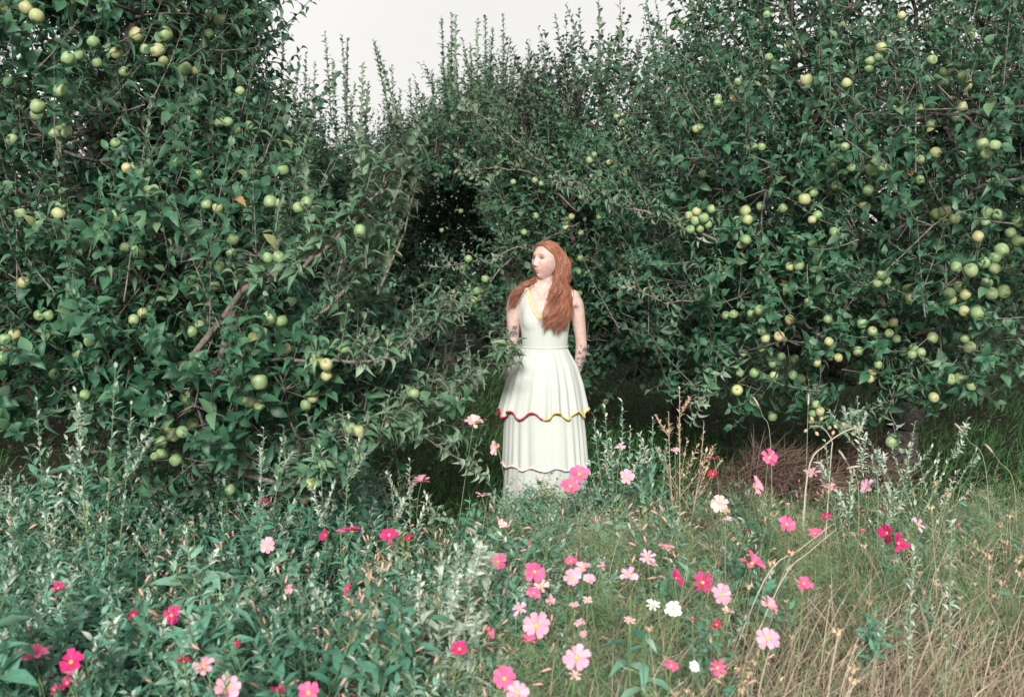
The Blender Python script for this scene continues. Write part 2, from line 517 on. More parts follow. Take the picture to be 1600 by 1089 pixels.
def tree(label, group, base, fork_z, lobes, n_lim, n_shoot, leaf=.085, shoot_len=(.22, .48), trunk_r=.11, hero=(), sprouts=(), apples=(),
         near=True, n_parts=300, gap=.025, clear=None, zmin=.25, lo=.55):
    """One apple tree: trunk with limbs, hero branches, foliage as one mass, its largest leaves and its apples one by one."""
    base = np.array(base, float)
    root = thing('apple_tree', label, 'tree', base, group)
    lean = rng.normal(0, .08, 2)
    trunk = [base + np.array([lean[0] * f, lean[1] * f, fork_z * f]) for f in (-.06, .0, .3, .65, 1.0)]
    att, _ = sample_lobes(lobes, n_lim, .1, .93, zmin)
    nodes, par = connect(trunk, att)
    cnt = np.ones(len(nodes))
    for i in range(len(nodes) - 1, 0, -1):
        cnt[par[i]] += cnt[i]
    rad = np.maximum(trunk_r * (cnt / cnt[0]) ** .56, .0035)
    rad[0] *= 1.35
    tb = MB()
    for i in range(1, len(nodes)):
        j = par[i]
        r0 = min(rad[j], rad[i] * 1.5) if j > 4 else rad[j]
        sd = 9 if rad[i] > .05 else 6 if rad[i] > .015 else 4
        a, b_ = nodes[j] - base, nodes[i] - base
        mid = (a + b_) / 2 + rng.normal(0, .07 * np.linalg.norm(a - b_), 3)
        tb.tube([a, mid, b_], [r0, (r0 + rad[i]) / 2, rad[i]], sd, 0)
    # ordinary shoots through the outer crown
    sb, sn = sample_lobes(lobes, n_shoot, lo, 1.0, zmin)
    if clear is not None:
        k = clear(sb); sb, sn = sb[k], sn[k]
    N = len(sb)
    sd = norm(sn * .75 + np.array([0, 0, .45]) + rng.normal(0, .45, (N, 3)))
    sl = rng.uniform(*shoot_len, N)
    nl = np.maximum(4, (sl / gap).astype(int))
    R, T, ix = shoot_leaves(sb, sd, sl, nl, leaf * rng.uniform(.85, 1.15, N))
    for q, d, L in zip(sb, sd, sl):
        j = np.argmin(np.sum((nodes - q) ** 2, 1))
        st = nodes[j] if np.linalg.norm(nodes[j] - q) < .22 else q - d * .08
        tb.tube(np.array([st, q, q + d * L * .5 + [0, 0, .06 * L], q + d * L + [0, 0, .25 * L]]) - base, [.004, .0035, .0025, .001], 3, 1, cap=False)
    Rs, Ts, big = [R], [T], [np.zeros(len(T))]
    # hero branches: explicit limbs with side shoots
    for h in hero:
        pts = np.array([P(*q) for q in h['pts']])
        # smooth
        t0 = np.linspace(0, 1, len(pts)); t1 = np.linspace(0, 1, len(pts) * 4)
        sm = np.stack([np.interp(t1, t0, pts[:, k]) for k in range(3)], -1)
        sm[1:-1] = (sm[:-2] + 2 * sm[1:-1] + sm[2:]) / 4
        sm += rng.normal(0, .006, sm.shape)
        hb = MB(); hb.tube(sm - base, np.linspace(h['r'] * (1 if h.get('bare') else .6), h.get('r1', .0025), len(sm)), 6, 0)
        hb.build('branch', [M['bark'] if h.get('bare') else M['twig']], root)
        if h.get('bare'):
            continue
        seg = np.linalg.norm(np.diff(sm, axis=0), axis=1).sum()
        ns = max(2, int(seg / h.get('every', .09)))
        f = np.linspace(h.get('from', .15), .97, ns)
        q = np.stack([np.interp(f, t1, sm[:, k]) for k in range(3)], -1)
        ax = norm(np.stack([np.interp(f, t1, np.gradient(sm, axis=0)[:, k]) for k in range(3)], -1))
        d = norm(ax * .6 + rng.normal(0, .55, (ns, 3)) + np.array(h.get('lift', (0, 0, .45))))
        L = rng.uniform(*h.get('sl', (.08, .22)), ns)
        q = np.concatenate([q, sm[-1:]]); d = np.concatenate([d, ax[-1:]]); L = np.append(L, .12)
        r2, t2, _ = shoot_leaves(q, d, L, np.maximum(4, (L / .015).astype(int)), h.get('leaf', leaf), spread=h.get('spread', 1.0))
        for qq, dd, ll in zip(q, d, L):
            tb.tube(np.array([qq, qq + dd * ll * .5 + [0, 0, .06 * ll], qq + dd * ll + [0, 0, .25 * ll]]) - base, [.004, .003, .001], 4, 1, cap=False)
        Rs.append(r2); Ts.append(t2); big.append(np.ones(len(t2)))
    # upright water sprouts
    for s in sprouts:
        a, b_ = P(*s[0]), P(*s[1])
        L = np.linalg.norm(b_ - a)
        lf = s[2] if len(s) > 2 else leaf * .8
        k = int(L / ((s[3] if len(s) > 3 else .022) * .8))
        r2, t2, _ = shoot_leaves(a[None], (b_ - a)[None], np.array([L]), np.array([k]), np.array([lf]), bend=0, spread=.8, tip_shrink=.42)
        tb.tube(np.array([a, (a + b_) / 2 + rng.normal(0, .01, 3), b_]) - base, [.006, .004, .0015], 4, 1, cap=False)
        Rs.append(r2); Ts.append(t2); big.append(np.full(len(t2), .6))
    R = np.concatenate(Rs); T = np.concatenate(Ts); big = np.concatenate(big)
    size = np.linalg.norm(R[:, :, 1], axis=1)
    # apples hang among the outer leaves
    px, py, zc = project(T)
    acs = []
    for (ax_, ay_, ad) in apples:
        w = (abs(px - ax_) < 26) & (abs(py - ay_) < 26)
        zz = zc[w]
        if len(zz) < 4:
            w = (abs(px - ax_) < 70) & (abs(py - ay_) < 70); zz = zc[w]
        if len(zz) < 4:
            continue
        dep = np.percentile(zz, 7) - .015
        c = P(ax_, ay_, dep)
        acs.append((c, float(np.clip(ad * dep / FPX * 1.0, .046, .070))))
    keep = np.ones(len(T), bool)
    for k, (c, d) in enumerate(acs):
        out = norm((c - (base + np.array([0, 0, c[2]]))) * np.array([1, 1, 0]) + np.array([0, 0, -.15]))
        rel = T + R[:, :, 1] * .5 - c
        al = np.clip(rel @ out, 0, .16)
        keep &= np.linalg.norm(rel - al[:, None] * out, axis=1) > d * .52
        o = link('apple', APPLES[3] if rng.random() < .22 else APPLES[k % 3], root)
        o.location = c - base
        tl = rng.normal(0, .5, 2)
        o.rotation_euler = (tl[0] - .25, tl[1], rng.uniform(0, 6.28))
        o.scale = (d, d, d * rng.uniform(.9, 1.0))
        j = np.argmin(np.sum((nodes - c) ** 2, 1))
    R, T, big, size = R[keep], T[keep], big[keep], size[keep]
    px, py, zc = px[keep], py[keep], zc[keep]
    # the leaves that show largest, in front of the rest, become objects of their own
    inside = (px > 2) & (px < 1598) & (py > 2) & (py < 1087)
    cell = (np.clip(px, 0, 1599) // 9).astype(int) * 200 + (np.clip(py, 0, 1088) // 9).astype(int)
    front = np.full(40000, 1e9)
    np.minimum.at(front, cell[inside], zc[inside])
    vis = inside & (zc < front[cell] + .012)
    score = np.where(vis, size / zc, 0)
    order = np.argsort(-score)[:n_parts]
    order = order[score[order] > 0]
    rest = np.ones(len(T), bool); rest[order] = False
    mes = LEAF_ME if near else LEAF_ME_FAR
    for i in order:
        k = int(rng.integers(len(mes)))
        me = mes[k]
        if big[i] > 0:
            me = LEAF_ME_YOUNG[int(rng.integers(0, 5)) * 6 + int(rng.choice([1, 3, 5, 2]))]
        link('leaf', me, root, mat44(R[i], T[i] - base))
    fb = MB()
    protos = LEAF_HI if near else LEAF_LO
    idx = np.nonzero(rest)[0]
    which = rng.integers(0, len(protos), len(idx))
    if near:
        which = np.where(big[idx] > 0, rng.choice([1, 3, 5, 5], len(idx)), which)
    cl = .5 + .22 * np.sin(T[:, 0] * 3.1 + T[:, 2] * 2.3) * np.sin(T[:, 1] * 2.7 + T[:, 2] * 3.7)
    rv = np.clip(cl + rng.normal(0, .2, len(T)), .02, .94)
    rare = rng.random(len(T)) < .012
    rv[rare] = rng.uniform(.95, 1, rare.sum())
    for w, p in enumerate(protos):
        for yg in (0, 1):
            k = idx[(which == w) & ((big[idx] > 0) == bool(yg))]
            fb.inst(p, R[k], T[k] - base, rv[k], yg)
    tag(fb.build('foliage', [M['leaf'] if near else M['leaf_far'], M['leaf_young']], root), kind='stuff')
    tb.build('trunk', [M['bark'], M['twig']], root)
    return root


def lobe(px, py, Y, rx, ry, rz):
    return (P(px, py, Y), (rx, ry, rz))
# ------------------------------------------------------------------ the orchard
AP_LEFT = [(41,13,22),(57,26,22),(213,55,22),(258,54,22),(228,78,17),(246,79,20),(255,96,15),(180,84,18),(146,66,18),(106,92,20),(123,87,15),(152,99,15),(194,113,16),(290,108,20),
(306,111,14),(94,142,20),(59,167,22),(58,180,20),(13,127,14),(85,209,16),(104,209,14),(18,219,16),(180,224,14),(95,198,14),(343,192,12),(356,191,13),(369,204,14),(389,197,14),(375,143,14),
(343,32,16),(329,24,12),(327,53,14),(279,255,18),(308,273,16),(198,263,16),(209,261,14),(442,266,18),(422,316,20),(438,318,16),(466,325,13),(479,317,16),(32,334,16),(92,334,20),(95,322,16),
(182,337,19),(233,299,18),(241,297,14),(364,375,18),(361,396,16),(195,388,16),(209,391,16),(220,396,15),(322,320,12),(340,325,10),(342,417,18),(419,403,15),(435,402,13),(422,497,22),
(440,502,19),(312,508,16),(299,519,18),(140,534,15),(23,522,18),(8,530,18),(37,442,18),(61,493,12),(76,493,14),(223,489,14),(209,500,14),(85,585,14),(133,617,16),(4,558,18),(494,562,22),
(405,597,26),(389,627,20),(405,633,16),(478,633,18),(489,621,18),(293,620,28),(296,637,18),(270,679,25),(285,675,19),(260,671,18),(251,691,21),(255,708,22),(275,719,20),(300,663,20),
(243,714,16),(336,447,12),(432,545,16),(447,545,12),(510,570,20),(510,587,18),(646,616,18),(560,673,16),(548,669,14),(562,361,14),(538,544,11),(485,755,18),(495,753,16),(475,780,14),(360,765,18)]
AP_RIGHT = [(1154,128,13),(1122,154,11),(1121,162,10),(1098,272,11),(1088,331,14),(1087,345,16),(1100,341,16),(1111,327,14),(1077,337,13),(1079,359,14),(1106,351,13),(1094,358,12),(1165,330,17),
(1168,344,15),(1152,345,13),(1165,375,16),(1158,383,12),(1189,323,14),(1094,200,9),(1088,202,9),(1198,24,12),(1260,126,20),(1323,131,16),(1360,96,15),(1358,108,12),(1372,90,12),(1377,75,16),
(1456,94,15),(1473,130,16),(1474,113,13),(1506,120,18),(1511,133,16),(1503,167,17),(1495,184,17),(1455,195,16),(1409,25,12),(1320,230,14),(1437,170,10),(1368,252,17),(1362,266,19),(1379,262,13),
(1330,263,14),(1357,298,18),(1462,239,17),(1438,250,14),(1438,282,14),(1536,227,20),(1554,228,18),(1542,241,18),(1349,321,13),(1304,363,15),(1307,291,16),(1300,254,15),(1257,312,19),(1277,336,14),
(1271,302,12),(1269,344,12),(1270,382,14),(1223,326,14),(1477,331,19),(1462,335,17),(1474,348,18),(1492,342,17),(1542,331,17),(1557,336,17),(1540,347,16),(1528,370,18),(1589,347,18),(1579,365,17),
(1590,377,20),(1565,391,22),(1598,298,16),(1416,315,13),(1190,230,10),(1178,230,10),(1168,231,9),(1201,90,11),(1248,415,17),(1234,417,13),(1315,411,11),(1377,430,15),(1371,442,15),(1384,439,13),
(1422,466,15),(1517,423,22),(1494,418,17),(1538,411,18),(1555,403,18),(1554,420,18),(1578,422,16),(1483,459,19),(1499,449,18),(1485,469,17),(1508,461,17),(1527,490,23),(1506,486,17),(1549,459,20),
(1568,456,22),(1542,442,18),(1234,500,15),(1263,472,13),(1293,499,13),(1347,506,16),(1363,518,15),(1218,526,17),(1295,534,14),(1341,549,16),(1396,504,15),(1389,521,14),(1401,530,12),(1382,507,12),
(1457,528,18),(1471,533,15),(1427,545,15),(1439,551,15),(1425,554,14),(1514,543,22),(1508,529,16),(1240,587,15),(1251,592,15),(1298,557,13),(1310,559,13),(1276,567,13),(1275,632,14),(1281,643,14),
(1270,646,12),(1267,657,12),(1207,652,14),(1485,593,18),(1499,592,18),(1518,603,16),(1459,621,16),(1363,581,11),(1359,592,11),(1372,570,11),(1187,425,14),(1187,485,17),(1174,490,14),(1146,491,14),
(1134,493,13),(1190,516,15),(1196,529,14),(1190,543,15),(1178,583,15),(1156,583,11),(1152,610,18),(1207,569,13),(1209,587,13),(1221,558,14),(1242,561,13),(1161,552,12)]
AP_MIDR = [(1053,41,14),(1064,35,15),(1070,41,14),(964,183,10),(971,192,11),(964,210,12),(979,217,11),(1033,236,11),(1023,262,10),(921,251,11),(929,242,9),(952,254,10),(836,282,10),(846,287,9),
(802,285,9),(940,295,11),(1019,288,9),(1030,298,9),(918,315,10),(908,308,9),(883,346,12),(884,358,13),(893,339,10),(908,364,10),(938,340,13),(837,338,11),(819,363,10),(732,405,12),(758,436,12),
(745,455,12),(741,469,11),(907,404,10),(917,406,12),(928,411,10),(938,416,11),(905,425,9),(917,429,10),(989,403,11),(994,411,11),(1064,404,9),(1025,499,9),(989,540,10),(1040,528,8),(1004,605,10),
(1052,600,10),(976,448,8),(945,504,8),(906,458,8),(953,487,7),(1056,480,8),(1032,565,8),(1113,569,8),(1076,633,8)]
AP_BACK = [(563,408,8),(708,456,7),(626,465,6),(679,468,6),(640,420,7),(720,330,8),(690,360,7),(760,250,8),(780,215,8),(800,180,8)]

tree('apple tree filling the left edge, its low laden branches reaching toward the woman', 'apple trees of the orchard',
     (-1.95, 6.0, 0), .9,
     [lobe(130, 90, 5.6, 1.02, 1.1, 1.15), lobe(120, 380, 5.1, 1.15, 1.0, .75), lobe(310, 500, 4.75, .86, .75, .52), lobe(395, 640, 4.45, .58, .45, .36), lobe(60, 530, 4.9, .8, .6, .45),
      (P(-330, 250, 6.3), (1.2, 1.2, 1.6)), (P(330, 330, 6.0), (.55, .6, .8)), lobe(545, 590, 4.7, .36, .35, .20), lobe(445, 470, 4.85, .36, .4, .42), lobe(375, 330, 5.4, .40, .5, .45), lobe(275, 110, 5.9, .42, .6, .75), lobe(180, 30, 6.2, .8, .7, .8), lobe(610, 630, 4.75, .28, .3, .16), (P(90, -170, 5.9), (.95, 1.0, .75)), lobe(300, 725, 4.75, .42, .35, .20)],
     430, 3700, leaf=.090, trunk_r=.12, shoot_len=(.2, .45),
     hero=[dict(pts=[(250, 620, 4.4), (400, 430, 4.1), (470, 420, 3.95), (515, 390, 3.9), (548, 345, 3.9), (590, 300, 3.95), (640, 235, 4.0)], r=.026, every=.05, sl=(.06, .16), leaf=.085),
           dict(pts=[(330, 720, 4.4), (440, 760, 4.1), (500, 735, 4.0), (585, 690, 4.05), (650, 650, 4.4), (705, 612, 4.8), (750, 582, 5.15), (796, 555, 5.38)], r=.02, every=.045, sl=(.07, .2), leaf=.095, lift=(0, 0, .6)),
           dict(pts=[(420, 560, 4.2), (520, 570, 4.0), (600, 560, 4.15), (680, 520, 4.5), (700, 480, 4.7)], r=.014, every=.045, sl=(.08, .22), leaf=.08, lift=(0, 0, .7)),
           dict(pts=[(480, 690, 4.2), (580, 675, 4.2), (640, 670, 4.3), (700, 705, 4.4), (740, 735, 4.5)], r=.012, every=.07, sl=(.06, .14), leaf=.07, lift=(0, 0, .3)),
           dict(pts=[(375, 470, 4.2), (352, 520, 4.12), (346, 560, 4.1), (352, 590, 4.12)], r=.017, r1=.013, bare=True),
           dict(pts=[(346, 575, 4.1), (325, 588, 4.12), (305, 597, 4.25)], r=.014, r1=.010, bare=True),
           dict(pts=[(245, 372, 4.6), (268, 385, 4.5), (290, 400, 4.5)], r=.028, r1=.022, bare=True),
           dict(pts=[(195, 385, 4.5), (210, 420, 4.45), (235, 455, 4.5)], r=.010, r1=.006, bare=True),
           dict(pts=[(470, 520, 4.1), (540, 455, 4.1), (590, 420, 4.15), (635, 330, 4.2)], r=.012, every=.045, sl=(.07, .18), leaf=.072),
           dict(pts=[(420, 430, 4.6), (395, 480, 4.5), (440, 540, 4.5)], r=.012, every=.07, sl=(.08, .2))],
     sprouts=[((572, 420, 4.0), (560, 205, 3.95), .105, .024), ((528, 430, 4.0), (600, 255, 4.0), .095, .024), ((610, 330, 4.0), (655, 205, 4.0), .095, .022), ((590, 460, 4.1), (655, 260, 4.1), .095, .024), ((480, 420, 4.0), (478, 250, 4.0), .10, .024), ((430, 440, 4.0), (440, 290, 4.0), .10, .024),
              ((215, 320, 4.5), (238, 150, 4.5), .09, .02), ((105, 330, 4.6), (92, 215, 4.6), .09, .018), ((455, 360, 4.6), (478, 215, 4.6), .085, .02), ((318, 380, 4.5), (312, 300, 4.5), .04, .012),
              ((400, 300, 5.8), (420, 60, 5.8), .07, .018), ((380, 200, 5.8), (405, 20, 5.8), .07, .018), ((385, 150, 5.6), (415, 32, 5.7), .06, .025), ((300, 150, 5.3), (330, -10, 5.4), .08, .02), ((560, 700, 4.5), (600, 560, 4.5), .08, .02), ((640, 640, 4.7), (655, 470, 4.8), .075, .02),
              ((690, 600, 4.9), (700, 500, 4.9), .07, .018), ((735, 590, 4.95), (728, 525, 5.0), .065, .018)],
     apples=AP_LEFT)

tree('broad apple tree filling the right side, with dark leaves and ripening apple clusters', 'apple trees of the orchard',
     (2.95, 7.5, 0), 1.0,
     [lobe(1430, 70, 7.0, 1.5, 1.2, 1.3), lobe(1330, 300, 6.4, 1.45, 1.1, .85), lobe(1540, 300, 5.4, .85, .8, .9), lobe(1250, 500, 6.4, 1.15, .95, .55), lobe(1480, 500, 5.7, .50, .6, .42),
      lobe(1130, 380, 6.7, .75, .8, .7), lobe(1200, 120, 7.2, .75, .9, .9), (P(1760, 150, 6.6), (1.1, 1.2, 1.5))],
     430, 2900, leaf=.086, trunk_r=.13, shoot_len=(.2, .45), zmin=.55,
     hero=[dict(pts=[(1230, 420, 6.3), (1150, 378, 5.9), (1100, 368, 5.8), (1040, 345, 5.9), (985, 325, 6.0), (930, 305, 6.1), (880, 285, 6.2)], r=.020, every=.075, sl=(.07, .2), leaf=.078),
           dict(pts=[(1150, 400, 6.0), (1090, 470, 5.8), (1040, 475, 5.9), (985, 448, 6.0)], r=.012, every=.06, sl=(.06, .14), leaf=.062, lift=(0, 0, .8)),
           dict(pts=[(1310, 138, 6.0), (1330, 165, 5.9), (1345, 185, 5.9), (1352, 205, 6.0)], r=.022, r1=.018, bare=True),
           dict(pts=[(1262, 205, 6.1), (1285, 172, 6.0), (1320, 160, 5.95)], r=.010, r1=.008, bare=True),
           dict(pts=[(1366, 455, 5.6), (1380, 475, 5.5), (1383, 488, 5.5), (1362, 508, 5.5), (1345, 530, 5.5)], r=.018, r1=.012, bare=True),
           dict(pts=[(1324, 455, 5.6), (1318, 490, 5.6), (1316, 505, 5.6)], r=.009, r1=.006, bare=True),
           dict(pts=[(1475, 200, 5.3), (1490, 222, 5.3), (1505, 246, 5.4)], r=.010, r1=.007, bare=True),
           dict(pts=[(1410, 188, 5.5), (1460, 178, 5.4), (1510, 182, 5.4), (1536, 205, 5.4)], r=.012, r1=.007, bare=True),
           dict(pts=[(1500, 320, 5.0), (1520, 298, 5.0), (1550, 285, 5.0), (1600, 278, 5.0)], r=.011, r1=.007, bare=True),
           dict(pts=[(1200, 520, 6.0), (1140, 570, 5.9), (1105, 600, 5.9), (1090, 640, 5.9)], r=.010, every=.07, sl=(.07, .18), leaf=.08, lift=(0, 0, .1)),
           dict(pts=[(1400, 560, 5.7), (1440, 600, 5.6), (1490, 615, 5.5), (1535, 590, 5.5)], r=.012, every=.07, sl=(.08, .2), lift=(0, 0, .2)),
           dict(pts=[(1280, 540, 6.0), (1285, 590, 5.9), (1275, 640, 5.9)], r=.010, every=.07, sl=(.08, .2), lift=(0, 0, .0)),
           dict(pts=[(1420, 560, 5.8), (1400, 620, 5.7), (1360, 640, 5.7), (1330, 660, 5.7)], r=.012, every=.07, sl=(.08, .2), lift=(0, 0, .1)),
           dict(pts=[(1385, 560, 5.7), (1392, 620, 5.7), (1398, 680, 5.6)], r=.007, every=.08, sl=(.05, .1), leaf=.06, lift=(0, 0, .1))],
     sprouts=[((1200, 130, 6.4), (1165, -20, 6.4), .08, .02), ((1260, 90, 6.2), (1210, -15, 6.2), .08, .02), ((1100, 130, 7.0), (1085, 10, 7.0), .07, .02), ((1130, 120, 7.0), (1140, 5, 7.0), .07, .02), ((1055, 210, 7.0), (1040, 30, 7.0), .065, .02), ((1400, 60, 6.3), (1380, -30, 6.3), .08, .02),
              ((1560, 120, 6.6), (1590, 0, 6.6), .07, .02), ((1330, 70, 6.2), (1300, -20, 6.2), .08, .02), ((1165, 160, 6.6), (1190, 30, 6.6), .08, .018)],
     apples=AP_RIGHT + [(1393, 691, 20)])

tree('apple tree just behind the woman, its small apples hanging beside her hair', 'apple trees of the orchard',
     (1.75, 10.2, 0), 1.1,
     [lobe(960, 270, 9.2, 1.15, 1.1, .95), lobe(925, 400, 8.8, .92, .9, .75), lobe(1010, 490, 8.8, .95, 1.0, .85), lobe(1120, 350, 9.6, 1.2, 1.1, 1.2), lobe(875, 255, 9.4, .6, .7, .65)],
     340, 2300, leaf=.085, trunk_r=.11, n_parts=220, zmin=.55, near=False, gap=.024,
     hero=[dict(pts=[(930, 300, 8.4), (880, 275, 8.2), (835, 245, 8.0), (800, 215, 8.0), (760, 185, 8.0), (735, 175, 8.0)], r=.022, every=.08, sl=(.1, .25), leaf=.075),
           dict(pts=[(900, 330, 8.4), (840, 270, 8.3), (785, 262, 8.2), (735, 265, 8.2)], r=.016, every=.09, sl=(.12, .28), leaf=.08),
           dict(pts=[(860, 400, 8.3), (800, 385, 8.1), (770, 410, 8.0), (720, 410, 8.0), (690, 420, 8.0)], r=.014, every=.09, sl=(.08, .2), leaf=.07),
           dict(pts=[(800, 400, 8.2), (765, 440, 8.0), (735, 470, 8.0), (725, 490, 8.0)], r=.010, every=.09, sl=(.08, .18), leaf=.07, lift=(0, 0, .1)),
           dict(pts=[(835, 385, 8.0), (870, 365, 7.9), (905, 350, 8.0)], r=.013, r1=.009, bare=True),
           dict(pts=[(985, 515, 8.0), (1000, 520, 7.9), (1020, 515, 7.9)], r=.010, r1=.008, bare=True)],
     sprouts=[((960, 200, 8.6), (885, 10, 8.6), .085, .028), ((970, 130, 8.6), (967, -30, 8.6), .095, .045), ((940, 190, 8.6), (935, -20, 8.6), .10, .035), ((890, 170, 8.8), (868, 25, 8.8), .07, .024), ((870, 200, 9.0), (845, 60, 9.0), .07, .024), ((1000, 190, 8.8), (995, 65, 8.8), .08, .024),
              ((1040, 190, 8.8), (1010, 5, 8.8), .08, .024), ((1060, 180, 8.8), (1022, -10, 8.8), .08, .028), ((830, 190, 9.2), (826, 70, 9.2), .06, .02), ((905, 190, 9.0), (905, 110, 9.0), .07, .022), ((1085, 170, 9), (1075, 30, 9), .08, .024), ((1120, 120, 9), (1115, -10, 9), .08, .024), ((1150, 90, 9), (1150, -20, 9), .08, .024), ((1030, 160, 9.2), (1050, 70, 9.2), .08, .024)],
     apples=AP_MIDR)

BACK_SPR = lambda tips, Y, drop, lf=.092, gp=.026: [((x + dx * 2.2 + rng.normal(0, 7), y + drop, Y + rng.normal(0, .25)), (x, y, Y + rng.normal(0, .1)), lf * rng.uniform(.85, 1.15), gp) for (x, y, dx) in tips]
tree('apple tree behind the left branches, topped with thin shoots against the sky', 'apple trees of the orchard',
     (-1.9, 11.2, 0), 1.2,
     [lobe(475, 330, 10.6, .80, 1.0, .66), lobe(415, 325, 10.3, .9, 1.0, .72), lobe(380, 450, 10.4, 1.0, 1.0, 1.0)],
     300, 1700, leaf=.082, trunk_r=.11, n_parts=150, zmin=.6, near=False, gap=.024,
     sprouts=BACK_SPR([(443, 42, 6), (508, 52, 4), (534, 56, 2), (543, 62, -2), (478, 85, 0), (468, 90, -8), (567, 100, -3), (455, 130, 10), (492, 100, 0), (520, 95, 6), (500, 150, 0), (555, 130, -5), (575, 130, -6), (425, 110, 8), (440, 140, 3), (548, 150, 3), (483, 125, -3)], 10.2, 150),
     apples=AP_BACK[:1])
tree('dark apple tree deep in the gap, its dense shoots rising highest in the centre', 'apple trees of the orchard',
     (.0, 12.6, 0), 1.2,
     [lobe(775, 215, 12.3, .9, 1.7, .58), lobe(690, 255, 12.6, .75, 1.9, .30), lobe(850, 300, 12.3, .7, 1.1, .9), lobe(615, 262, 12.6, .45, 1.2, .30), lobe(765, 240, 14.2, .9, 1.0, .5)],
     300, 1800, leaf=.082, trunk_r=.11, n_parts=150, zmin=.6, near=False, gap=.024,
     sprouts=BACK_SPR([(690, 28, 2), (706, 22, 0), (712, 25, 4), (746, 30, -3), (758, 28, 3), (786, 24, 0), (700, 70, 4), (722, 60, 2), (735, 70, 0), (770, 50, -3), (798, 60, -6), (805, 90, -6), (583, 62, 16), (586, 68, 22), (612, 105, 3), (640, 125, 2), (625, 140, 0), (600, 130, 6), (675, 112, 5), (695, 110, 4), (757, 95, 0), (790, 110, 0), (815, 110, -4), (650, 150, 0)], 11.6, 150, .098),
     apples=AP_BACK[1:])
tree('apple tree standing deepest in the gap, in the shade of the others', 'apple trees of the orchard',
     (-.9, 14.9, 0), 1.0, [lobe(690, 405, 14.4, 2.0, 1.1, 1.15), lobe(560, 390, 14.6, 1.3, 1.1, 1.2), lobe(760, 300, 14.6, 1.2, 1.1, 1.0)],
     240, 2300, leaf=.09, trunk_r=.11, n_parts=60, near=False, zmin=.35, lo=.3)
tree('apple tree behind the broad one, showing dark near the right edge', 'apple trees of the orchard',
     (6.4, 11.3, 0), 1.2, [lobe(1640, 330, 11.0, 1.6, 1.4, 1.3), lobe(1560, 480, 10.8, 1.4, 1.3, .9), lobe(1500, 150, 11.4, 1.4, 1.3, 1.2)],
     240, 1200, leaf=.08, trunk_r=.12, n_parts=40, near=False, zmin=.35)
tree('apple tree standing behind the large one at the left edge, mostly hidden by it', 'apple trees of the orchard',
     (-5.4, 10.6, 0), 1.2, [lobe(60, 330, 10.4, 1.6, 1.4, 1.3), lobe(160, 430, 10.2, 1.3, 1.3, 1.0), lobe(-200, 300, 10.6, 1.6, 1.4, 1.5)],
     240, 1200, leaf=.08, trunk_r=.12, n_parts=20, near=False, zmin=.35)


def far_row():
    """The rows behind close the view: one far mass of foliage on low trunks."""
    b = MB()
    xs = np.arange(-17, 17.1, 2.6)
    for r_, Y in enumerate((17.2, 19.6)):
        for x in xs + r_ * 1.3:
            c = np.array([x + rng.normal(0, .3), Y + rng.normal(0, .3), 2.05 + rng.normal(0, .12)])
            q, nn = sample_lobes([(c, (1.6, 1.4, 1.6)), (c + [.7, 0, -.9], (1.2, 1.2, 1.0)), (c + [-.7, 0, -.8], (1.2, 1.2, 1.0))], 520, .4, 1, .2)
            d = norm(nn * .6 + [0, 0, .5] + rng.normal(0, .4, (len(q), 3)))
            L = rng.uniform(.25, .5, len(q))
            R, T, _ = shoot_leaves(q, d, L, np.full(len(q), 9), .125)
            b.inst(LEAF_LO[0], R, T, np.clip(rng.normal(.4, .2, len(T)), .02, .94), 0)
            b.tube([(x, Y, -.05), (x + .05, Y, .5), (x, Y, 1.5)], [.11, .09, .05], 6, 1)
    tag(b.build('far_orchard', [M['leaf_far'], M['bark']]), 'far rows of dark apple trees closing the view behind the gap', 'trees', None, 'stuff')


far_row()
# ------------------------------------------------------------------ the woman
WX, WY = .19, 5.76
WO = np.array([WX, WY, 0.0])


def skin_mat():
    m, n, l, b = new_mat('skin')
    a = n.new('ShaderNodeAttribute'); a.attribute_name = 'tint'
    tc = n.new('ShaderNodeTexCoord')
    nz = n.new('ShaderNodeTexNoise'); nz.inputs['Scale'].default_value = 45; nz.inputs['Detail'].default_value = 4
    l.new(tc.outputs['Object'], nz.inputs['Vector'])
    r = ramp(n, [(.35, (.90, .84, .82)), (.65, (1.06, 1.04, 1.04))])
    l.new(nz.outputs['Fac'], r.inputs['Fac'])
    mu = n.new('ShaderNodeMixRGB'); mu.blend_type = 'MULTIPLY'; mu.inputs['Fac'].default_value = 1
    l.new(a.outputs['Color'], mu.inputs['Color1']); l.new(r.outputs['Color'], mu.inputs['Color2'])
    l.new(mu.outputs['Color'], b.inputs['Base Color'])
    b.inputs['Roughness'].default_value = .5
    b.inputs['Specular IOR Level'].default_value = .35
    b.inputs['Subsurface Weight'].default_value = .12
    b.inputs['Subsurface Radius'].default_value = (.01, .004, .002)
    return m


M['skin'] = skin_mat()


def hair_mat():
    m, n, l, b = new_mat('red_hair')
    at = n.new('ShaderNodeAttribute'); at.attribute_name = 'rnd'
    r = ramp(n, [(0, (.08, .032, .018)), (.4, (.23, .080, .042)), (.75, (.33, .135, .075)), (1, (.47, .25, .16))])
    l.new(at.outputs['Fac'], r.inputs['Fac'])
    l.new(r.outputs['Color'], b.inputs['Base Color'])
    b.inputs['Roughness'].default_value = .42
    b.inputs['Specular IOR Level'].default_value = .45
    return m


M['hair'] = hair_mat()


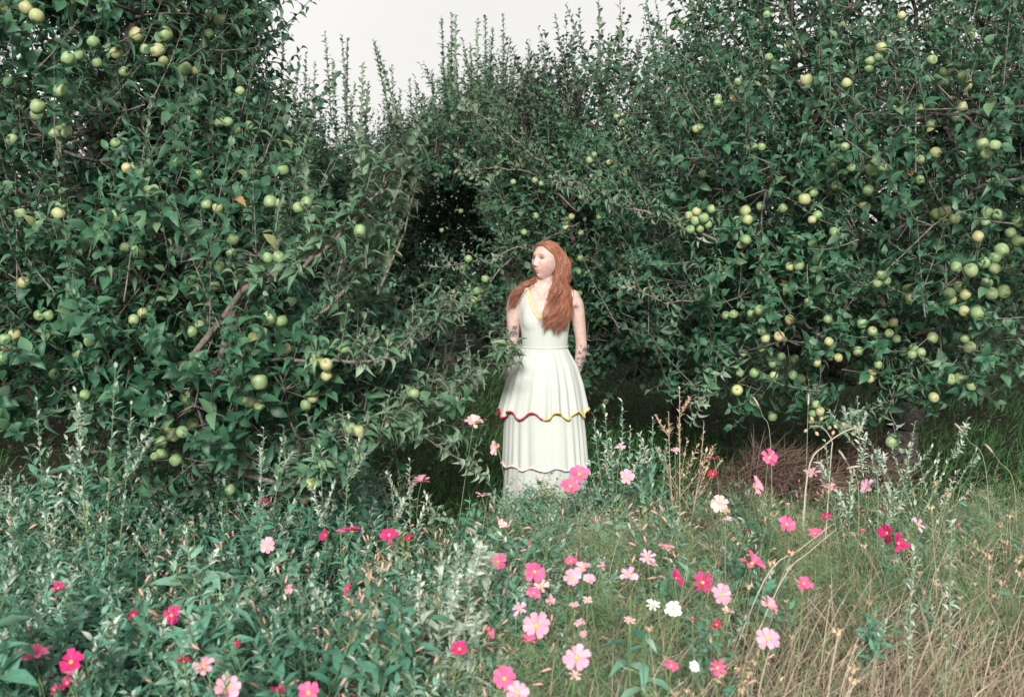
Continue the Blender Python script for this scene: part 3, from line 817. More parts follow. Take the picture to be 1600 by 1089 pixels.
def cloth_mat(name, col, knit=240):
    m, n, l, b = new_mat(name)
    tc = n.new('ShaderNodeTexCoord')
    nz = n.new('ShaderNodeTexNoise'); nz.inputs['Scale'].default_value = knit; nz.inputs['Detail'].default_value = 2
    l.new(tc.outputs['Object'], nz.inputs['Vector'])
    r = ramp(n, [(.3, tuple(c * .86 for c in col)), (.65, col)])
    l.new(nz.outputs['Fac'], r.inputs['Fac'])
    l.new(r.outputs['Color'], b.inputs['Base Color'])
    bp = n.new('ShaderNodeBump'); bp.inputs['Strength'].default_value = .6; bp.inputs['Distance'].default_value = .003
    l.new(nz.outputs['Fac'], bp.inputs['Height']); l.new(bp.outputs['Normal'], b.inputs['Normal'])
    b.inputs['Roughness'].default_value = .9
    b.inputs['Specular IOR Level'].default_value = .15
    b.inputs['Sheen Weight'].default_value = .15
    return m


M['dress'] = cloth_mat('cream_knit', (.51, .54, .495))
M['yellow'] = cloth_mat('yellow_trim', (.70, .64, .24))
M['red'] = cloth_mat('red_trim', (.52, .035, .075))
M['gold'] = cloth_mat('gold_trim', (.78, .46, .09))
M['pinkt'] = cloth_mat('pink_trim', (.82, .62, .62))
M['lilact'] = cloth_mat('lilac_trim', (.74, .71, .84))
M['eye'] = noise_mat('eye_white', (.70, .68, .66), (.75, .73, .72), 5, .2, .5)
M['iris'] = noise_mat('eye_iris', (.03, .05, .06), (.06, .09, .10), 50, .15, .5)

TOR = np.array([  # z, half width, half depth, centre y
    (.74, .150, .105, .012), (.80, .170, .118, .012), (.87, .172, .120, .012), (.95, .152, .105, .008), (1.05, .124, .088, .004), (1.13, .130, .092, .0), (1.20, .140, .098, .0),
    (1.27, .148, .098, .004), (1.32, .160, .090, .008), (1.36, .152, .074, .012), (1.395, .118, .060, .016), (1.42, .078, .053, .018), (1.44, .056, .050, .018)])


def torso_r(z):
    return [np.interp(z, TOR[:, 0], TOR[:, k]) for k in (1, 2, 3)]


HEAD_C = np.array([.012, -.004, 1.548])
YAW, TILT = math.radians(-44), math.radians(13)
f_ = np.array([math.sin(YAW) * math.cos(TILT), -math.cos(YAW) * math.cos(TILT), math.sin(TILT)])
x_ = norm(np.cross(np.array([0, 0, 1.0]), -f_)); x_ = norm(np.cross(f_, np.array([0, 0, 1.0])))
z_ = np.cross(x_, f_)
HR = np.stack([x_, f_, z_], -1)           # columns: her right/left axis, forward, up


def head_pts(d):
    """Unit directions -> head surface, local x (side), y (forward), z (up). Eyes at z=0, chin about -.108, top +.11."""
    x, y, z = d[:, 0] * .072, d[:, 1] * .094, d[:, 2] * .112
    low = np.clip(-z / .112, 0, 1)
    x = x * (1 - .47 * low ** 1.6)
    back = y < 0
    y = np.where(back, y * (1 - .55 * low ** 1.2), y * (1 - .10 * low ** 2))
    y = np.where(~back, y * 1.0, y)
    # flatten face plane
    face = np.clip(d[:, 1], 0, 1)
    y = np.where(~back, .094 * (face ** .72) * (1 - .12 * low ** 2) * np.where(z > .05, 1 - ((z - .05) / .062).clip(0, 1) ** 2 * .35, 1), y)
    g = lambda x0, sx, z0, sz: np.exp(-((x - x0) / sx) ** 2 - ((z - z0) / sz) ** 2)
    fr = np.clip(d[:, 1] * 2, 0, 1)
    t = np.clip((.012 - z) / .052, 0, 1)                     # nose: bridge to tip
    nz = np.where((z < .016) & (z > -.052), np.exp(-(x / (.0075 + .005 * t)) ** 2) * (.004 + .018 * t), 0) * np.clip((z + .054) / .010, 0, 1)
    y = y + fr * nz
    for s in (-1, 1):
        y = y - fr * .010 * g(s * .030, .016, .000, .011)    # eye sockets
        y = y + fr * .004 * g(s * .030, .020, .020, .007)    # brows
        y = y + fr * .005 * g(s * .042, .016, -.030, .016)   # cheeks
        y = y + fr * .004 * g(s * .012, .006, -.044, .006)   # nostrils
        y = y + fr * .004 * g(s * .030, .009, .002, .0045)   # lids
    y = y + fr * (.0065 * g(0, .019, -.0655, .0045) + .007 * g(0, .016, -.0755, .005) - .004 * g(0, .022, -.0705, .002) - .003 * g(0, .02, -.085, .005) + .009 * g(0, .017, -.102, .012))
    return np.stack([x, y, z], -1)


def sphere(nu, nv):
    th = np.linspace(0, np.pi, nv)[1:-1]; ph = np.arange(nu) * 2 * np.pi / nu
    T_, Ph = np.meshgrid(th, ph, indexing='ij')
    d = np.stack([np.sin(T_) * np.cos(Ph), np.sin(T_) * np.sin(Ph), np.cos(T_)], -1).reshape(-1, 3)
    d = np.concatenate([d, [[0, 0, 1], [0, 0, -1]]])
    n = nv - 2
    i = np.arange(n - 1)[:, None] * nu; j = np.arange(nu)[None]; jn = (j + 1) % nu
    Q = np.stack([i + j, i + nu + j, i + nu + jn, i + jn], -1).reshape(-1, 4)
    j = np.arange(nu); jn = (j + 1) % nu
    T = np.concatenate([np.stack([np.full(nu, n * nu), j, jn], -1), np.stack([np.full(nu, n * nu + 1), (n - 1) * nu + jn, (n - 1) * nu + j], -1)])
    return d, Q, T


def rings(b, rows, ns=40):
    """Closed loft through horizontal ellipses (z, rx, ry, cy)."""
    a = np.arange(ns) * 2 * np.pi / ns
    V = []
    for (z, rx, ry, cy_) in rows:
        V.append(np.stack([rx * np.cos(a), cy_ + ry * np.sin(a), np.full(ns, z)], -1))
    n = len(rows)
    V = np.concatenate(V + [np.array([[0, rows[0][3], rows[0][0]], [0, rows[-1][3], rows[-1][0]]])])
    i = np.arange(n - 1)[:, None] * ns; j = np.arange(ns)[None]; jn = (j + 1) % ns
    Q = np.stack([i + j, i + jn, i + ns + jn, i + ns + j], -1).reshape(-1, 4)
    j = np.arange(ns); jn = (j + 1) % ns
    T = np.concatenate([np.stack([jn, j, np.full(ns, n * ns)], -1), np.stack([(n - 1) * ns + j, (n - 1) * ns + jn, np.full(ns, n * ns + 1)], -1)])
    b.add(V, Q, T)


def smooth_path(pts, rad, k=5):
    pts = np.array(pts, float); n = len(pts)
    t0 = np.arange(n); t1 = np.linspace(0, n - 1, (n - 1) * k + 1)
    P_ = np.concatenate([[2 * pts[0] - pts[1]], pts, [2 * pts[-1] - pts[-2]]])
    out = []
    for t in t1:
        i = min(int(t), n - 2); f = t - i
        a, b, c, d = P_[i], P_[i + 1], P_[i + 2], P_[i + 3]
        out.append(.5 * ((2 * b) + (c - a) * f + (2 * a - 5 * b + 4 * c - d) * f * f + (3 * b - a - 3 * c + d) * f ** 3))
    return np.array(out), np.interp(t1, t0, rad)


def edges_of(me):
    e = np.zeros(len(me.edges) * 2, np.int32); me.edges.foreach_get('vertices', e)
    return e.reshape(-1, 2)


def relax(V, E, w, it):
    """Laplacian smoothing by weight per point."""
    deg = np.zeros(len(V)); np.add.at(deg, E[:, 0], 1); np.add.at(deg, E[:, 1], 1); deg = np.maximum(deg, 1)
    for _ in range(it):
        S = np.stack([np.bincount(E[:, 0], V[E[:, 1], k], len(V)) + np.bincount(E[:, 1], V[E[:, 0], k], len(V)) for k in range(3)], -1)
        V = V + (S / deg[:, None] - V) * w[:, None]
    return V


def smooth_low(me):
    n = len(me.vertices)
    co = np.zeros(n * 3, np.float32); me.vertices.foreach_get('co', co); V = co.reshape(-1, 3).astype(float)
    w = .6 * np.clip((1.47 - V[:, 2]) / .05, 0, 1) * np.clip((V[:, 2] - .95) / .05, 0, 1)      # not the head, hands or feet
    V = relax(V, edges_of(me), w, 14)
    me.vertices.foreach_set('co', V.astype(np.float32).ravel()); me.update()


def body():
    b = MB()
    rings(b, [tuple(r) for r in TOR])
    d, Q, T = sphere(24, 16)
    for s in (-1, 1):
        b.add(d * [.064, .046, .066] + [s * .062, -.046, 1.205], Q, T)
        b.add(d * [.075, .03, .085] + [s * .052, -.052, 1.235], Q, T)
        b.add(d * [.048, .045, .044] + [s * .158, .008, 1.345], Q, T)
        b.add(d * [.085, .085, .09] + [s * .082, .045, .86], Q, T)
    # arms: upper arm, forearm, hand resting behind the hip
    arms = [(-1, [(-.150, .010, 1.350), (-.176, .012, 1.30), (-.182, .018, 1.21), (-.183, .034, 1.10), (-.192, .045, 1.03), (-.196, .065, .93), (-.190, .085, .885)]),
            (1, [(.150, .010, 1.350), (.180, .012, 1.30), (.196, .018, 1.21), (.212, .034, 1.10), (.214, .045, 1.03), (.198, .070, .93), (.184, .092, .885)])]
    for s, pa in arms:
        q, r = smooth_path(pa, [.044, .046, .041, .034, .035, .026, .023])
        b.tube(q, r, 16)
        w = np.array(pa[-1]); dn = norm(np.array([-s * .25, .35, -.9])); side = norm(np.cross(dn, [s * 1.0, .3, 0])); nrm = norm(np.cross(side, dn))
        # palm
        pq = np.array([w, w + dn * .03, w + dn * .06, w + dn * .085])
        for e in (-.026, -.009, .009, .026):
            b.tube(pq + side * e * np.array([[.6], [.95], [1.0], [1.05]]), [.016, .0155, .0145, .012], 10)
        for k, (e, L) in enumerate(((-.033, .062), (-.0115, .074), (.0115, .080), (.033, .072))):
            s0 = w + dn * .078 + side * e
            b.tube(np.array([s0 - dn * .02, s0, s0 + dn * L * .42 + nrm * .004, s0 + dn * L * .72 - nrm * .012 * s, s0 + dn * L * .92 - nrm * .026 * s]) + side * e * np.array([[0], [0], [.12], [.2], [.25]]),
                   [.010, .0092, .0085, .0078, .006], 8)
        th = w + dn * .028 + side * .028
        b.tube(np.array([th - side * .012, th + side * .012 + dn * .012, th + side * .026 + dn * .036, th + side * .030 + dn * .058]), [.012, .012, .010, .007], 8)
        # leg and foot
        q, r = smooth_path([(s * .084, .012, .86), (s * .084, .004, .68), (s * .080, .0, .48), (s * .078, .018, .30), (s * .076, .022, .11), (s * .078, .012, .045)], [.092, .078, .054, .052, .034, .036])
        b.tube(q, r, 18)
        q, r = smooth_path([(s * .076, .055, .035), (s * .08, -.02, .042), (s * .086, -.09, .032), (s * .092, -.145, .022)], [.030, .036, .034, .020])
        b.tube(q, r, 14)
    # neck
    q, r = smooth_path([(0, .018, 1.39), (.002, .014, 1.43), (.008, .010, 1.47), (.014, .008, 1.53)], [.060, .051, .048, .050])
    b.tube(q, r, 24)
    for s in (-1, 1):          # collar bones and trapezius
        q, r = smooth_path([(0.0 + s * .012, -.038, 1.385), (s * .07, -.038, 1.392), (s * .14, -.004, 1.385)], [.009, .010, .012])
        b.tube(q, r, 8)
        q, r = smooth_path([(s * .03, .022, 1.45), (s * .075, .02, 1.405), (s * .14, .012, 1.372)], [.022, .028, .030])
        b.tube(q, r, 10)
    # head
    d, Q, T = sphere(96, 80)
    hp = head_pts(d)
    b.add(HEAD_C + hp @ HR.T, Q, T)
    e = sphere(14, 10)
    for s in (-1, 1):
        b.add(HEAD_C + (e[0] * [.008, .018, .030] + [s * .070, -.012, -.012]) @ HR.T, e[1], e[2])
    me = b.mesh('person_body', [M['skin']])
    o = bpy.data.objects.new('body_source', me); COL.objects.link(o)
    rm = o.modifiers.new('remesh', 'REMESH'); rm.mode = 'VOXEL'; rm.voxel_size = .0036
    sm = o.modifiers.new('smooth', 'SMOOTH'); sm.factor = .5; sm.iterations = 2
    dg = bpy.context.evaluated_depsgraph_get(); dg.update()
    ev = o.evaluated_get(dg)
    m2 = bpy.data.meshes.new_from_object(ev)
    bpy.data.objects.remove(o)
    smooth_low(m2)
    m2.name = 'person_body'
    n = len(m2.vertices)
    co = np.zeros(n * 3, np.float32); m2.vertices.foreach_get('co', co); co = co.reshape(-1, 3).astype(float)
    no = np.zeros(n * 3, np.float32); m2.vertices.foreach_get('normal', no); no = no.reshape(-1, 3).astype(float)
    m2.polygons.foreach_set('use_smooth', np.ones(len(m2.polygons), bool))
    # skin colours
    col = np.tile(np.array([.53, .39, .345, 1.0]), (n, 1))
    loc = (co - HEAD_C) @ HR
    face = (loc[:, 1] > .02) & (loc[:, 2] > -.125)
    def blend(mask, c, k):
        col[:, :3] = col[:, :3] * (1 - (mask * k)[:, None]) + np.array(c) * (mask * k)[:, None]
    G = lambda x0, sx, z0, sz: np.exp(-((loc[:, 0] - x0) / sx) ** 2 - ((loc[:, 2] - z0) / sz) ** 2) * face
    for s in (-1, 1):
        blend(G(s * .040, .022, -.035, .020), (.66, .34, .29), .55)
        blend(np.clip(G(s * .030, .019, .0185 - 0, .0045) * 1.4, 0, 1), (.26, .10, .05), .85)
        blend(G(s * .030, .017, .007, .005), (.40, .24, .20), .6)
        blend(np.clip(G(s * .030, .016, .0045, .0036) * 1.6, 0, 1), (.07, .035, .03), .95)
        blend(np.clip(G(s * .031, .0085, -.0025, .0042) * 1.6, 0, 1), (.10, .085, .08), .8)
    blend(G(0, .010, -.042, .012), (.70, .42, .37), .4)
    blend(np.clip(G(0, .022, -.0655, .0055) * 1.3, 0, 1), (.55, .20, .19), .8)
    blend(np.clip(G(0, .019, -.0760, .0060) * 1.3, 0, 1), (.58, .22, .21), .8)
    blend(np.clip(G(0, .024, -.0705, .0022) * 1.2, 0, 1), (.30, .10, .10), .8)
    # tattoos on the arms
    ink = np.zeros(n)
    nz = np.sin(co[:, 0] * 310 + co[:, 2] * 170) * np.sin(co[:, 2] * 270 - co[:, 1] * 210) * .5 + np.sin(co[:, 1] * 400 + co[:, 2] * 520) * .25
    for (x, z, r) in ((.176, 1.290, .020), (-.178, 1.293, .018), (-.176, 1.165, .020), (-.180, 1.135, .026), (-.190, 1.075, .022), (-.196, 1.03, .026), (-.204, .975, .020), (-.19, .95, .015),
                      (.232, 1.040, .020), (.206, 1.020, .014), (.196, .985, .012), (.222, .985, .019), (.222, .955, .017), (.208, .935, .017), (.194, .96, .010), (.21, 1.06, .010)):
        dd = np.sqrt((co[:, 0] - x) ** 2 + (co[:, 2] - z) ** 2)
        ink = np.maximum(ink, np.clip((r * (.85 + .75 * nz) - dd) / .004, 0, 1))
    ink *= (no[:, 1] < .35) & (abs(co[:, 0]) > .15)
    blend(ink, (.085, .075, .11), .8)
    at = m2.attributes.new('tint', 'FLOAT_COLOR', 'POINT')
    at.data.foreach_set('color', col.astype(np.float32).ravel())
    m2.materials.clear(); m2.materials.append(M['skin'])
    return m2, co, no


person = thing('person', 'red-haired woman in a cream tiered dress standing in the gap between apple trees, gazing upward', 'person', WO)
bme, BCO, BNO = body()
link('body', bme, person)

# eyes
eb = sphere(16, 12)
for s in (-1, 1):
    b = MB()
    c = HEAD_C + HR @ np.array([s * .030, .0692, .0005])
    b.add(c + (eb[0] * .0115) @ HR.T, eb[1], eb[2], 0)
    ic = c + HR @ norm(np.array([-.10 * 1, .95, .16])) * .0030
    b.add(ic + (eb[0] * [.0074, .0100, .0074]) @ HR.T, eb[1], eb[2], 1)
    b.build('eye', [M['eye'], M['iris']], person)


# bodice: follows the body, cut with a scooped neck and wide straps
def bodice():
    n = len(bme.polygons)
    vt = [tuple(p.vertices) for p in bme.polygons]
    x, y, z = BCO[:, 0], BCO[:, 1], BCO[:, 2]
    ax = abs(x)
    keep = (z > 1.02) & (z < 1.43)
    scoop = np.where(y < .012, 1.222 + .165 * (ax / .100) ** 3.0, 1.31 + .10 * (ax / .100) ** 3)
    keep &= z < scoop
    tw = np.interp(z, TOR[:, 0], TOR[:, 1])
    arm = np.where(z < 1.255, tw + .010, .158 - .022 * np.clip((z - 1.255) / .07, 0, 1))
    keep &= ax < arm
    new = -np.ones(len(BCO), int)
    fs = [f for f in vt if all(keep[i] for i in f)]
    used = np.unique(np.concatenate([np.array(f) for f in fs]))
    new[used] = np.arange(len(used))
    V = BCO[used] + BNO[used] * .0065
    cr = np.sin(V[:, 0] * 60) * .0006
    V = V + BNO[used] * cr[:, None]
    Q = np.array([[new[i] for i in f] for f in fs if len(f) == 4])
    E = np.concatenate([Q[:, [0, 1]], Q[:, [1, 2]], Q[:, [2, 3]], Q[:, [3, 0]]])
    V = relax(V, E, np.full(len(V), .5), 6)
    V[:, 1] -= .004 * (V[:, 1] < 0)
    b = MB(); b.add(V, Q)
    o = b.build('bodice', [M['dress']], person)
    return V


bV = bodice()


def trim_on_front(name, xs, zs, mat, r, ysign=-1, off=.006):
    """A knitted edge laid along the cut of the bodice."""
    pts = []
    fr = BNO[:, 1] * ysign > .05
    C, N = BCO[fr], BNO[fr]
    for x, z in zip(xs, zs):
        j = np.argmin((C[:, 0] - x) ** 2 + (C[:, 2] - z) ** 2)
        pts.append(np.array([x, C[j, 1] + N[j, 1] * off, z]))
    pts = np.array(pts)
    sm = pts.copy(); sm[1:-1, 1] = (pts[:-2, 1] + 2 * pts[1:-1, 1] + pts[2:, 1]) / 4
    b = MB(); b.tube(sm, r * (1 + .35 * np.abs(np.sin(np.arange(len(sm)) * .9))), 7)
    return b.build(name, [mat], person)


tx = np.linspace(-.102, .102, 64)
trim_on_front('neckline_trim', tx, 1.222 + .165 * (abs(tx) / .100) ** 3.0, M['yellow'], .0052)


def skirt_outline(z, rows):
    rows = np.array(rows)
    return [np.interp(z, rows[::-1, 0], rows[::-1, k]) for k in (1, 2, 3)]


def tier(name, rows, nfold, amp, seed, scal=0, parent=None, ns=300, nz=26):
    """A gathered tier hanging from its seam: folds deepen towards the hem."""
    r_ = np.random.default_rng(seed)
    ph = r_.uniform(0, 6.28, 5)
    a = np.arange(ns) * 2 * np.pi / ns
    w = (np.sin(nfold * a + ph[0] + 1.5 * np.sin(3 * a + ph[1]) + .9 * np.sin(7 * a + ph[4])) * (.45 + .35 * np.sin(4 * a + ph[2])) + sum(np.sin(k * a + r_.uniform(0, 6.28)) * r_.uniform(.05, .22) for k in (6, 9, 11, 14, 19, 31, 37)))
    zt, zb = rows[0][0], rows[-1][0]
    V = []
    for f in np.linspace(0, 1, nz):
        z = zt + (zb - zt) * f
        rx, ry, cx = skirt_outline(z, rows)
        k = 1 + amp * w * (.22 + .78 * f) 
        zz = z - scal * f * (.5 + .5 * np.sin(nfold * .5 * a + ph[4])) * np.ones(ns)
        V.append(np.stack([cx + rx * np.cos(a) * k, .006 + ry * np.sin(a) * k, zz], -1))
    V = np.concatenate(V)
    i = np.arange(nz - 1)[:, None] * ns; j = np.arange(ns)[None]; jn = (j + 1) % ns
    Q = np.stack([i + j, i + ns + j, i + ns + jn, i + jn], -1).reshape(-1, 4)
    b = MB(); b.add(V, Q)
    o = b.build(name, [M['dress']], person)
    return o, V[-ns:]


def hem(parent, line, spans, r=.0042):
    ns = len(line)
    line = line + norm((line - [0, .006, 0]) * [1, 1, 0]) * .0035
    for (i0, i1, mat) in spans:
        idx = np.arange(i0, i1 + 1) % ns
        b = MB(); q = line[idx]
        b.tube(q, r * (1 + .2 * np.sin(np.arange(len(q)) * 1.3)), 7)
        b.build('hem_trim', [mat], parent)


t1_, l1 = tier('upper_skirt', [(1.062, .130, .094, -.002), (1.02, .150, .112, -.002), (.95, .190, .150, -.002), (.85, .225, .185, -.004), (.70, .262, .215, -.010)], 23, .060, 4, .042)
t2_, l2 = tier('middle_skirt', [(.80, .205, .165, -.004), (.70, .228, .185, -.002), (.55, .240, .200, .002), (.385, .250, .215, .006)], 23, .036, 9, .018)
t3_, l3 = tier('lower_skirt', [(.46, .222, .185, .0), (.30, .232, .195, .0), (.05, .245, .21, .0)], 21, .048, 12, .008)
# the trim changes colour half way round: a is counted from her left side through the back, front centre is 3/4
hem(t1_, l1, [(110, 224, M['red']), (224, 300 + 110, M['gold'])])
hem(t2_, l2, [(110, 225, M['pinkt']), (225, 300 + 110, M['lilact'])], .0065)
b = MB()
q = np.array([(torso_r(1.056)[0] * 1.07 * math.cos(a), .004 + torso_r(1.056)[1] * 1.09 * math.sin(a), 1.056) for a in np.linspace(0, 2 * np.pi, 60)])
b.tube(q, .006, 6)
b.build('waist_seam', [M['dress']], person)


# hair: a cap over the scalp and several hundred tapering locks
def hair():
    b = MB()
    d, Q, T = sphere(64, 48)
    hp = head_pts(d)
    hl = lambda x, z: .058 - 1.3 * abs(x)          # hairline height on the forehead
    front = (hp[:, 1] > -.005) & (hp[:, 2] < .070 - 9 * hp[:, 0] ** 2)
    low = hp[:, 2] < -.075
    inside = front | low
    k = np.where(inside, .90, 1.045)
    V = hp * k[:, None] + np.where(inside, 0, .004)[:, None] * np.array([0, -.3, 1])
    b.add(HEAD_C + V @ HR.T, Q, T, 0, .3)
    r_ = np.random.default_rng(5)
    N = 2500
    cnt = 0
    locks = []
    for k in range(44):
        u = (k + .5) / 44 * 1.0
        locks.append((u, 1.105 + .09 * abs(u - .42) + r_.uniform(0, 1) ** 1.2 * .15, r_.uniform(13, 24), r_.uniform(0, 6.28), r_.uniform(.008, .022), r_.normal(0, .014), r_.normal(0, .012)))
    while cnt < N:
        dd = norm(r_.normal(0, 1, 3))
        bias = r_.random()
        if bias < .22:
            dd = norm(np.array([r_.normal(0, .10), r_.uniform(-.5, .75), .9]))
        elif bias < .45:
            dd = norm(np.array([r_.uniform(-.8, .8), r_.uniform(.2, .75), r_.uniform(.35, .9)]))
        h = head_pts(dd[None])[0]
        if h[2] < -.03 or (h[1] > 0 and h[2] < .072 - 9 * h[0] ** 2):
            continue
        if .22 <= bias < .45 and h[2] > .095 - 9 * h[0] ** 2:
            continue
        right = h[0] < 0 if abs(h[0]) > .012 else r_.random() < .5          # +x_ of the head frame points to her left (camera right) or right
        root = HEAD_C + HR @ (h * 1.06 + [0, -.001, .003])
        # world side axis: camera-right is her left
        sx = HR[0, 0]
        side_cam = np.sign(h[0] * sx) if abs(h[0]) > .006 else r_.choice([-1, 1])
        hx = side_cam * np.sign(sx)
        # control points in the head frame for the first part, in the world for the fall
        out = .080 + r_.uniform(-.004, .006)
        yb = -.035 + .055 * (h[1] / .09) + r_.normal(0, .012)
        c1 = HEAD_C + HR @ np.array([hx * out, min(yb, .012), .015 + r_.normal(0, .012)])
        c2 = HEAD_C + HR @ np.array([hx * (.070 + r_.uniform(-.006, .010)), min(yb, -.002) - .012, -.075 + r_.normal(0, .012)])
        dm = norm(norm(h * [1.3, 1, .86]) + norm(np.array([hx * .9, min(yb, .012) * 9, .25])))
        c0 = HEAD_C + HR @ (head_pts(dm[None])[0] * [1.1, 1.1, 1.09] + [0, -.004, .005])
        lk = None
        if side_cam > 0 or (h[1] < -.02 and r_.random() < .62):
            # over her left shoulder, down the chest
            lk = locks[int(r_.integers(len(locks)))]
            u = np.clip(lk[0] + r_.normal(0, .018), 0, 1)
            zend = lk[1] + abs(r_.normal(0, .045))
            xe = -.030 + .150 * u + lk[5] + r_.normal(0, .004)
            c3 = np.array([.045 + .095 * u + r_.normal(0, .007), -.062 + .05 * u + r_.uniform(-.02, .012), 1.375])
            c4 = np.array([.022 + .120 * u + lk[6] + r_.normal(0, .005), -.112 + .03 * u + lk[5] * .5 + r_.uniform(-.012, .008), 1.26])
            c5 = np.array([xe, -.128 + .02 * u + r_.uniform(-.015, .012), zend])
            pts = [root, c0, c1, c2, c3, c4, c5]
            if side_cam < 0:
                pts = [root, HEAD_C + HR @ np.array([hx * .045, -.092, .04]), HEAD_C + HR @ np.array([-hx * .045, -.078, -.06]), c3, c4, c5]
            if zend > 1.23:
                pts = pts[:-2] + [np.array([c4[0], c4[1], zend])]
        else:
            if r_.random() < .80:
                continue
            u = r_.uniform(0, 1)
            c3 = np.array([-.068 - .02 * u, -.005 + r_.uniform(-.01, .02), 1.450 - .02 * u])
            c4 = np.array([-.10 - .06 * u, -.030 + r_.uniform(-.015, .02), 1.412 - .025 * u])
            c5 = np.array([-.15 - .07 * u, -.050 + r_.uniform(-.015, .02), 1.335 + r_.uniform(-.05, .04) - .03 * u])
            if u < .3:
                c3 = np.array([-.045, .065, 1.43]); c4 = np.array([-.05 - .08 * u, .085, 1.30]); c5 = np.array([-.06 - .08 * u, .09, 1.18])
            pts = [root, c0, c1, c2, c3, c4, c5]
        q, _ = smooth_path(pts, np.ones(len(pts)), 5)
        n = len(q); t = np.linspace(0, 1, n)
        wav = r_.uniform(.004, .022) * (2.4 if r_.random() < .14 else 1); fq = r_.uniform(11, 21); p0 = r_.uniform(0, 6.28)
        if lk is not None and r_.random() < .9:
            wav, fq, p0 = lk[4] * r_.uniform(.8, 1.15), lk[2] + r_.normal(0, .3), lk[3] + r_.normal(0, .25)
        amp = wav * np.clip((t - .35) * 2, 0, 1)
        q[:, 0] += amp * np.sin(fq * t + p0); q[:, 1] += amp * .6 * np.cos(fq * t + p0)
        # keep locks outside the skull and the chest
        loc = (q - HEAD_C) @ HR
        e = np.sqrt((loc[:, 0] / .078) ** 2 + ((loc[:, 1] + .004) / .099) ** 2 + (loc[:, 2] / .118) ** 2)
        f = np.where((e < 1) & (loc[:, 2] > -.09), 1 / np.maximum(e, .3), 1)
        loc = loc * f[:, None]
        q = HEAD_C + loc @ HR.T
        for k_ in range(n):
            if q[k_, 2] < 1.44:
                rx, ry, cy_ = torso_r(q[k_, 2])
                rx += .012; ry += .014 + .022 * math.exp(-((q[k_, 2] - 1.19) / .10) ** 2) * (abs(q[k_, 0]) < .13)
                s = math.hypot(q[k_, 0] / rx, (q[k_, 1] - cy_) / ry)
                if s < 1:
                    q[k_, 1] = cy_ + np.sign(q[k_, 1] - cy_ - .004) * ry * math.sqrt(max(0, 1 - (q[k_, 0] / rx) ** 2))
        w = r_.uniform(.0007, .0021)
        rad = w * np.where(t < .75, 1, 1 - (t - .75) / .25 * .85)
        b.tube(q, rad, 5, 0, np.clip(r_.normal(.5, .22), 0, 1))
        cnt += 1
    b.build('hair', [M['hair']], person)


hair()
# a fine necklace
b = MB()
xs = np.linspace(-.058, .062, 30)
fr = BNO[:, 1] < -.05
C = BCO[fr]
q = []
for x in xs:
    z = 1.335 + .07 * ((x - .002) / .06) ** 2
    j = np.argmin((C[:, 0] - x) ** 2 + (C[:, 2] - z) ** 2)
    q.append((x, C[j, 1] - .0025, z))
M['gold_metal'] = noise_mat('gold_chain', (.55, .38, .16), (.66, .48, .22), 80, .3, .6)
b.tube(np.array(q), .0013, 5)
b.build('necklace', [M['gold_metal']], person)
# ------------------------------------------------------------------ weeds, flowers and grasses
def lance(n=2, width=.13, curl=.4, fold=.2):
    return leaf_proto(tuple(np.linspace(.2, .8, n + 1)), width, fold, curl, 0, .08)


LANCE = [lance(2, .17, .3), lance(2, .14, .8, .4), lance(2, .20, .5, .1)]
BROAD = [leaf_proto((.2, .5, .8), .15, .35, .9, .1, .1), leaf_proto((.2, .5, .8), .18, .2, .5, -.1, .1)]


def leaf_set(b, R, T, rnd, m, protos=None):
    protos = protos or LANCE
    w = rng.integers(0, len(protos), len(T))
    for i, p in enumerate(protos):
        k = w == i
        b.inst(p, R[k], T[k], np.broadcast_to(rnd, (len(T),))[k], m)


def arc(a, d, L, bend, n=5):
    """A stem from a, leaving along d, bending towards BEND (a vector)."""
    t = np.linspace(0, 1, n)
    return np.array(a) + norm(np.array(d, float)) * (L * t)[:, None] + np.array(bend, float) * (L * t ** 2)[:, None]


# slots of the weed meshes: 0 stem, 1 leaf, 2 pale tip, 3 spike, 4 bud, 5 feather, 6 straw
WEED_MATS = [M['stem'], M['weed'], M['pale'], M['spike'], M['bud'], M['feather'], M['straw']]


def along(pts, n, lo=.1, hi=1.0):
    t1 = np.linspace(0, 1, len(pts)); f = np.linspace(lo, hi, n)
    q = np.stack([np.interp(f, t1, pts[:, k]) for k in range(3)], -1)
    g = np.gradient(pts, axis=0)
    return q, norm(np.stack([np.interp(f, t1, g[:, k]) for k in range(3)], -1)), f


def spiral_leaves(q, ax, size, spread, ph0=0.0, droop=0.0):
    n = len(q)
    ref = np.where(np.abs(ax[:, 2:3]) < .9, np.array([[0, 0, 1.0]]), np.array([[1.0, 0, 0]]))
    u = norm(np.cross(ax, ref)); w = np.cross(ax, u)
    ph = ph0 + np.arange(n) * 2.3998 + rng.normal(0, .3, n)
    rad = u * np.cos(ph)[:, None] + w * np.sin(ph)[:, None]
    th = spread + rng.normal(0, .18, n)
    ld = ax * np.cos(th)[:, None] + rad * np.sin(th)[:, None] - np.array([0, 0, droop])
    nn = ax * np.sin(th)[:, None] - rad * np.cos(th)[:, None] + np.array([0, 0, .5]) + rng.normal(0, .25, (n, 3))
    return frames(ld, nn) * np.broadcast_to(size, (n,))[:, None, None]


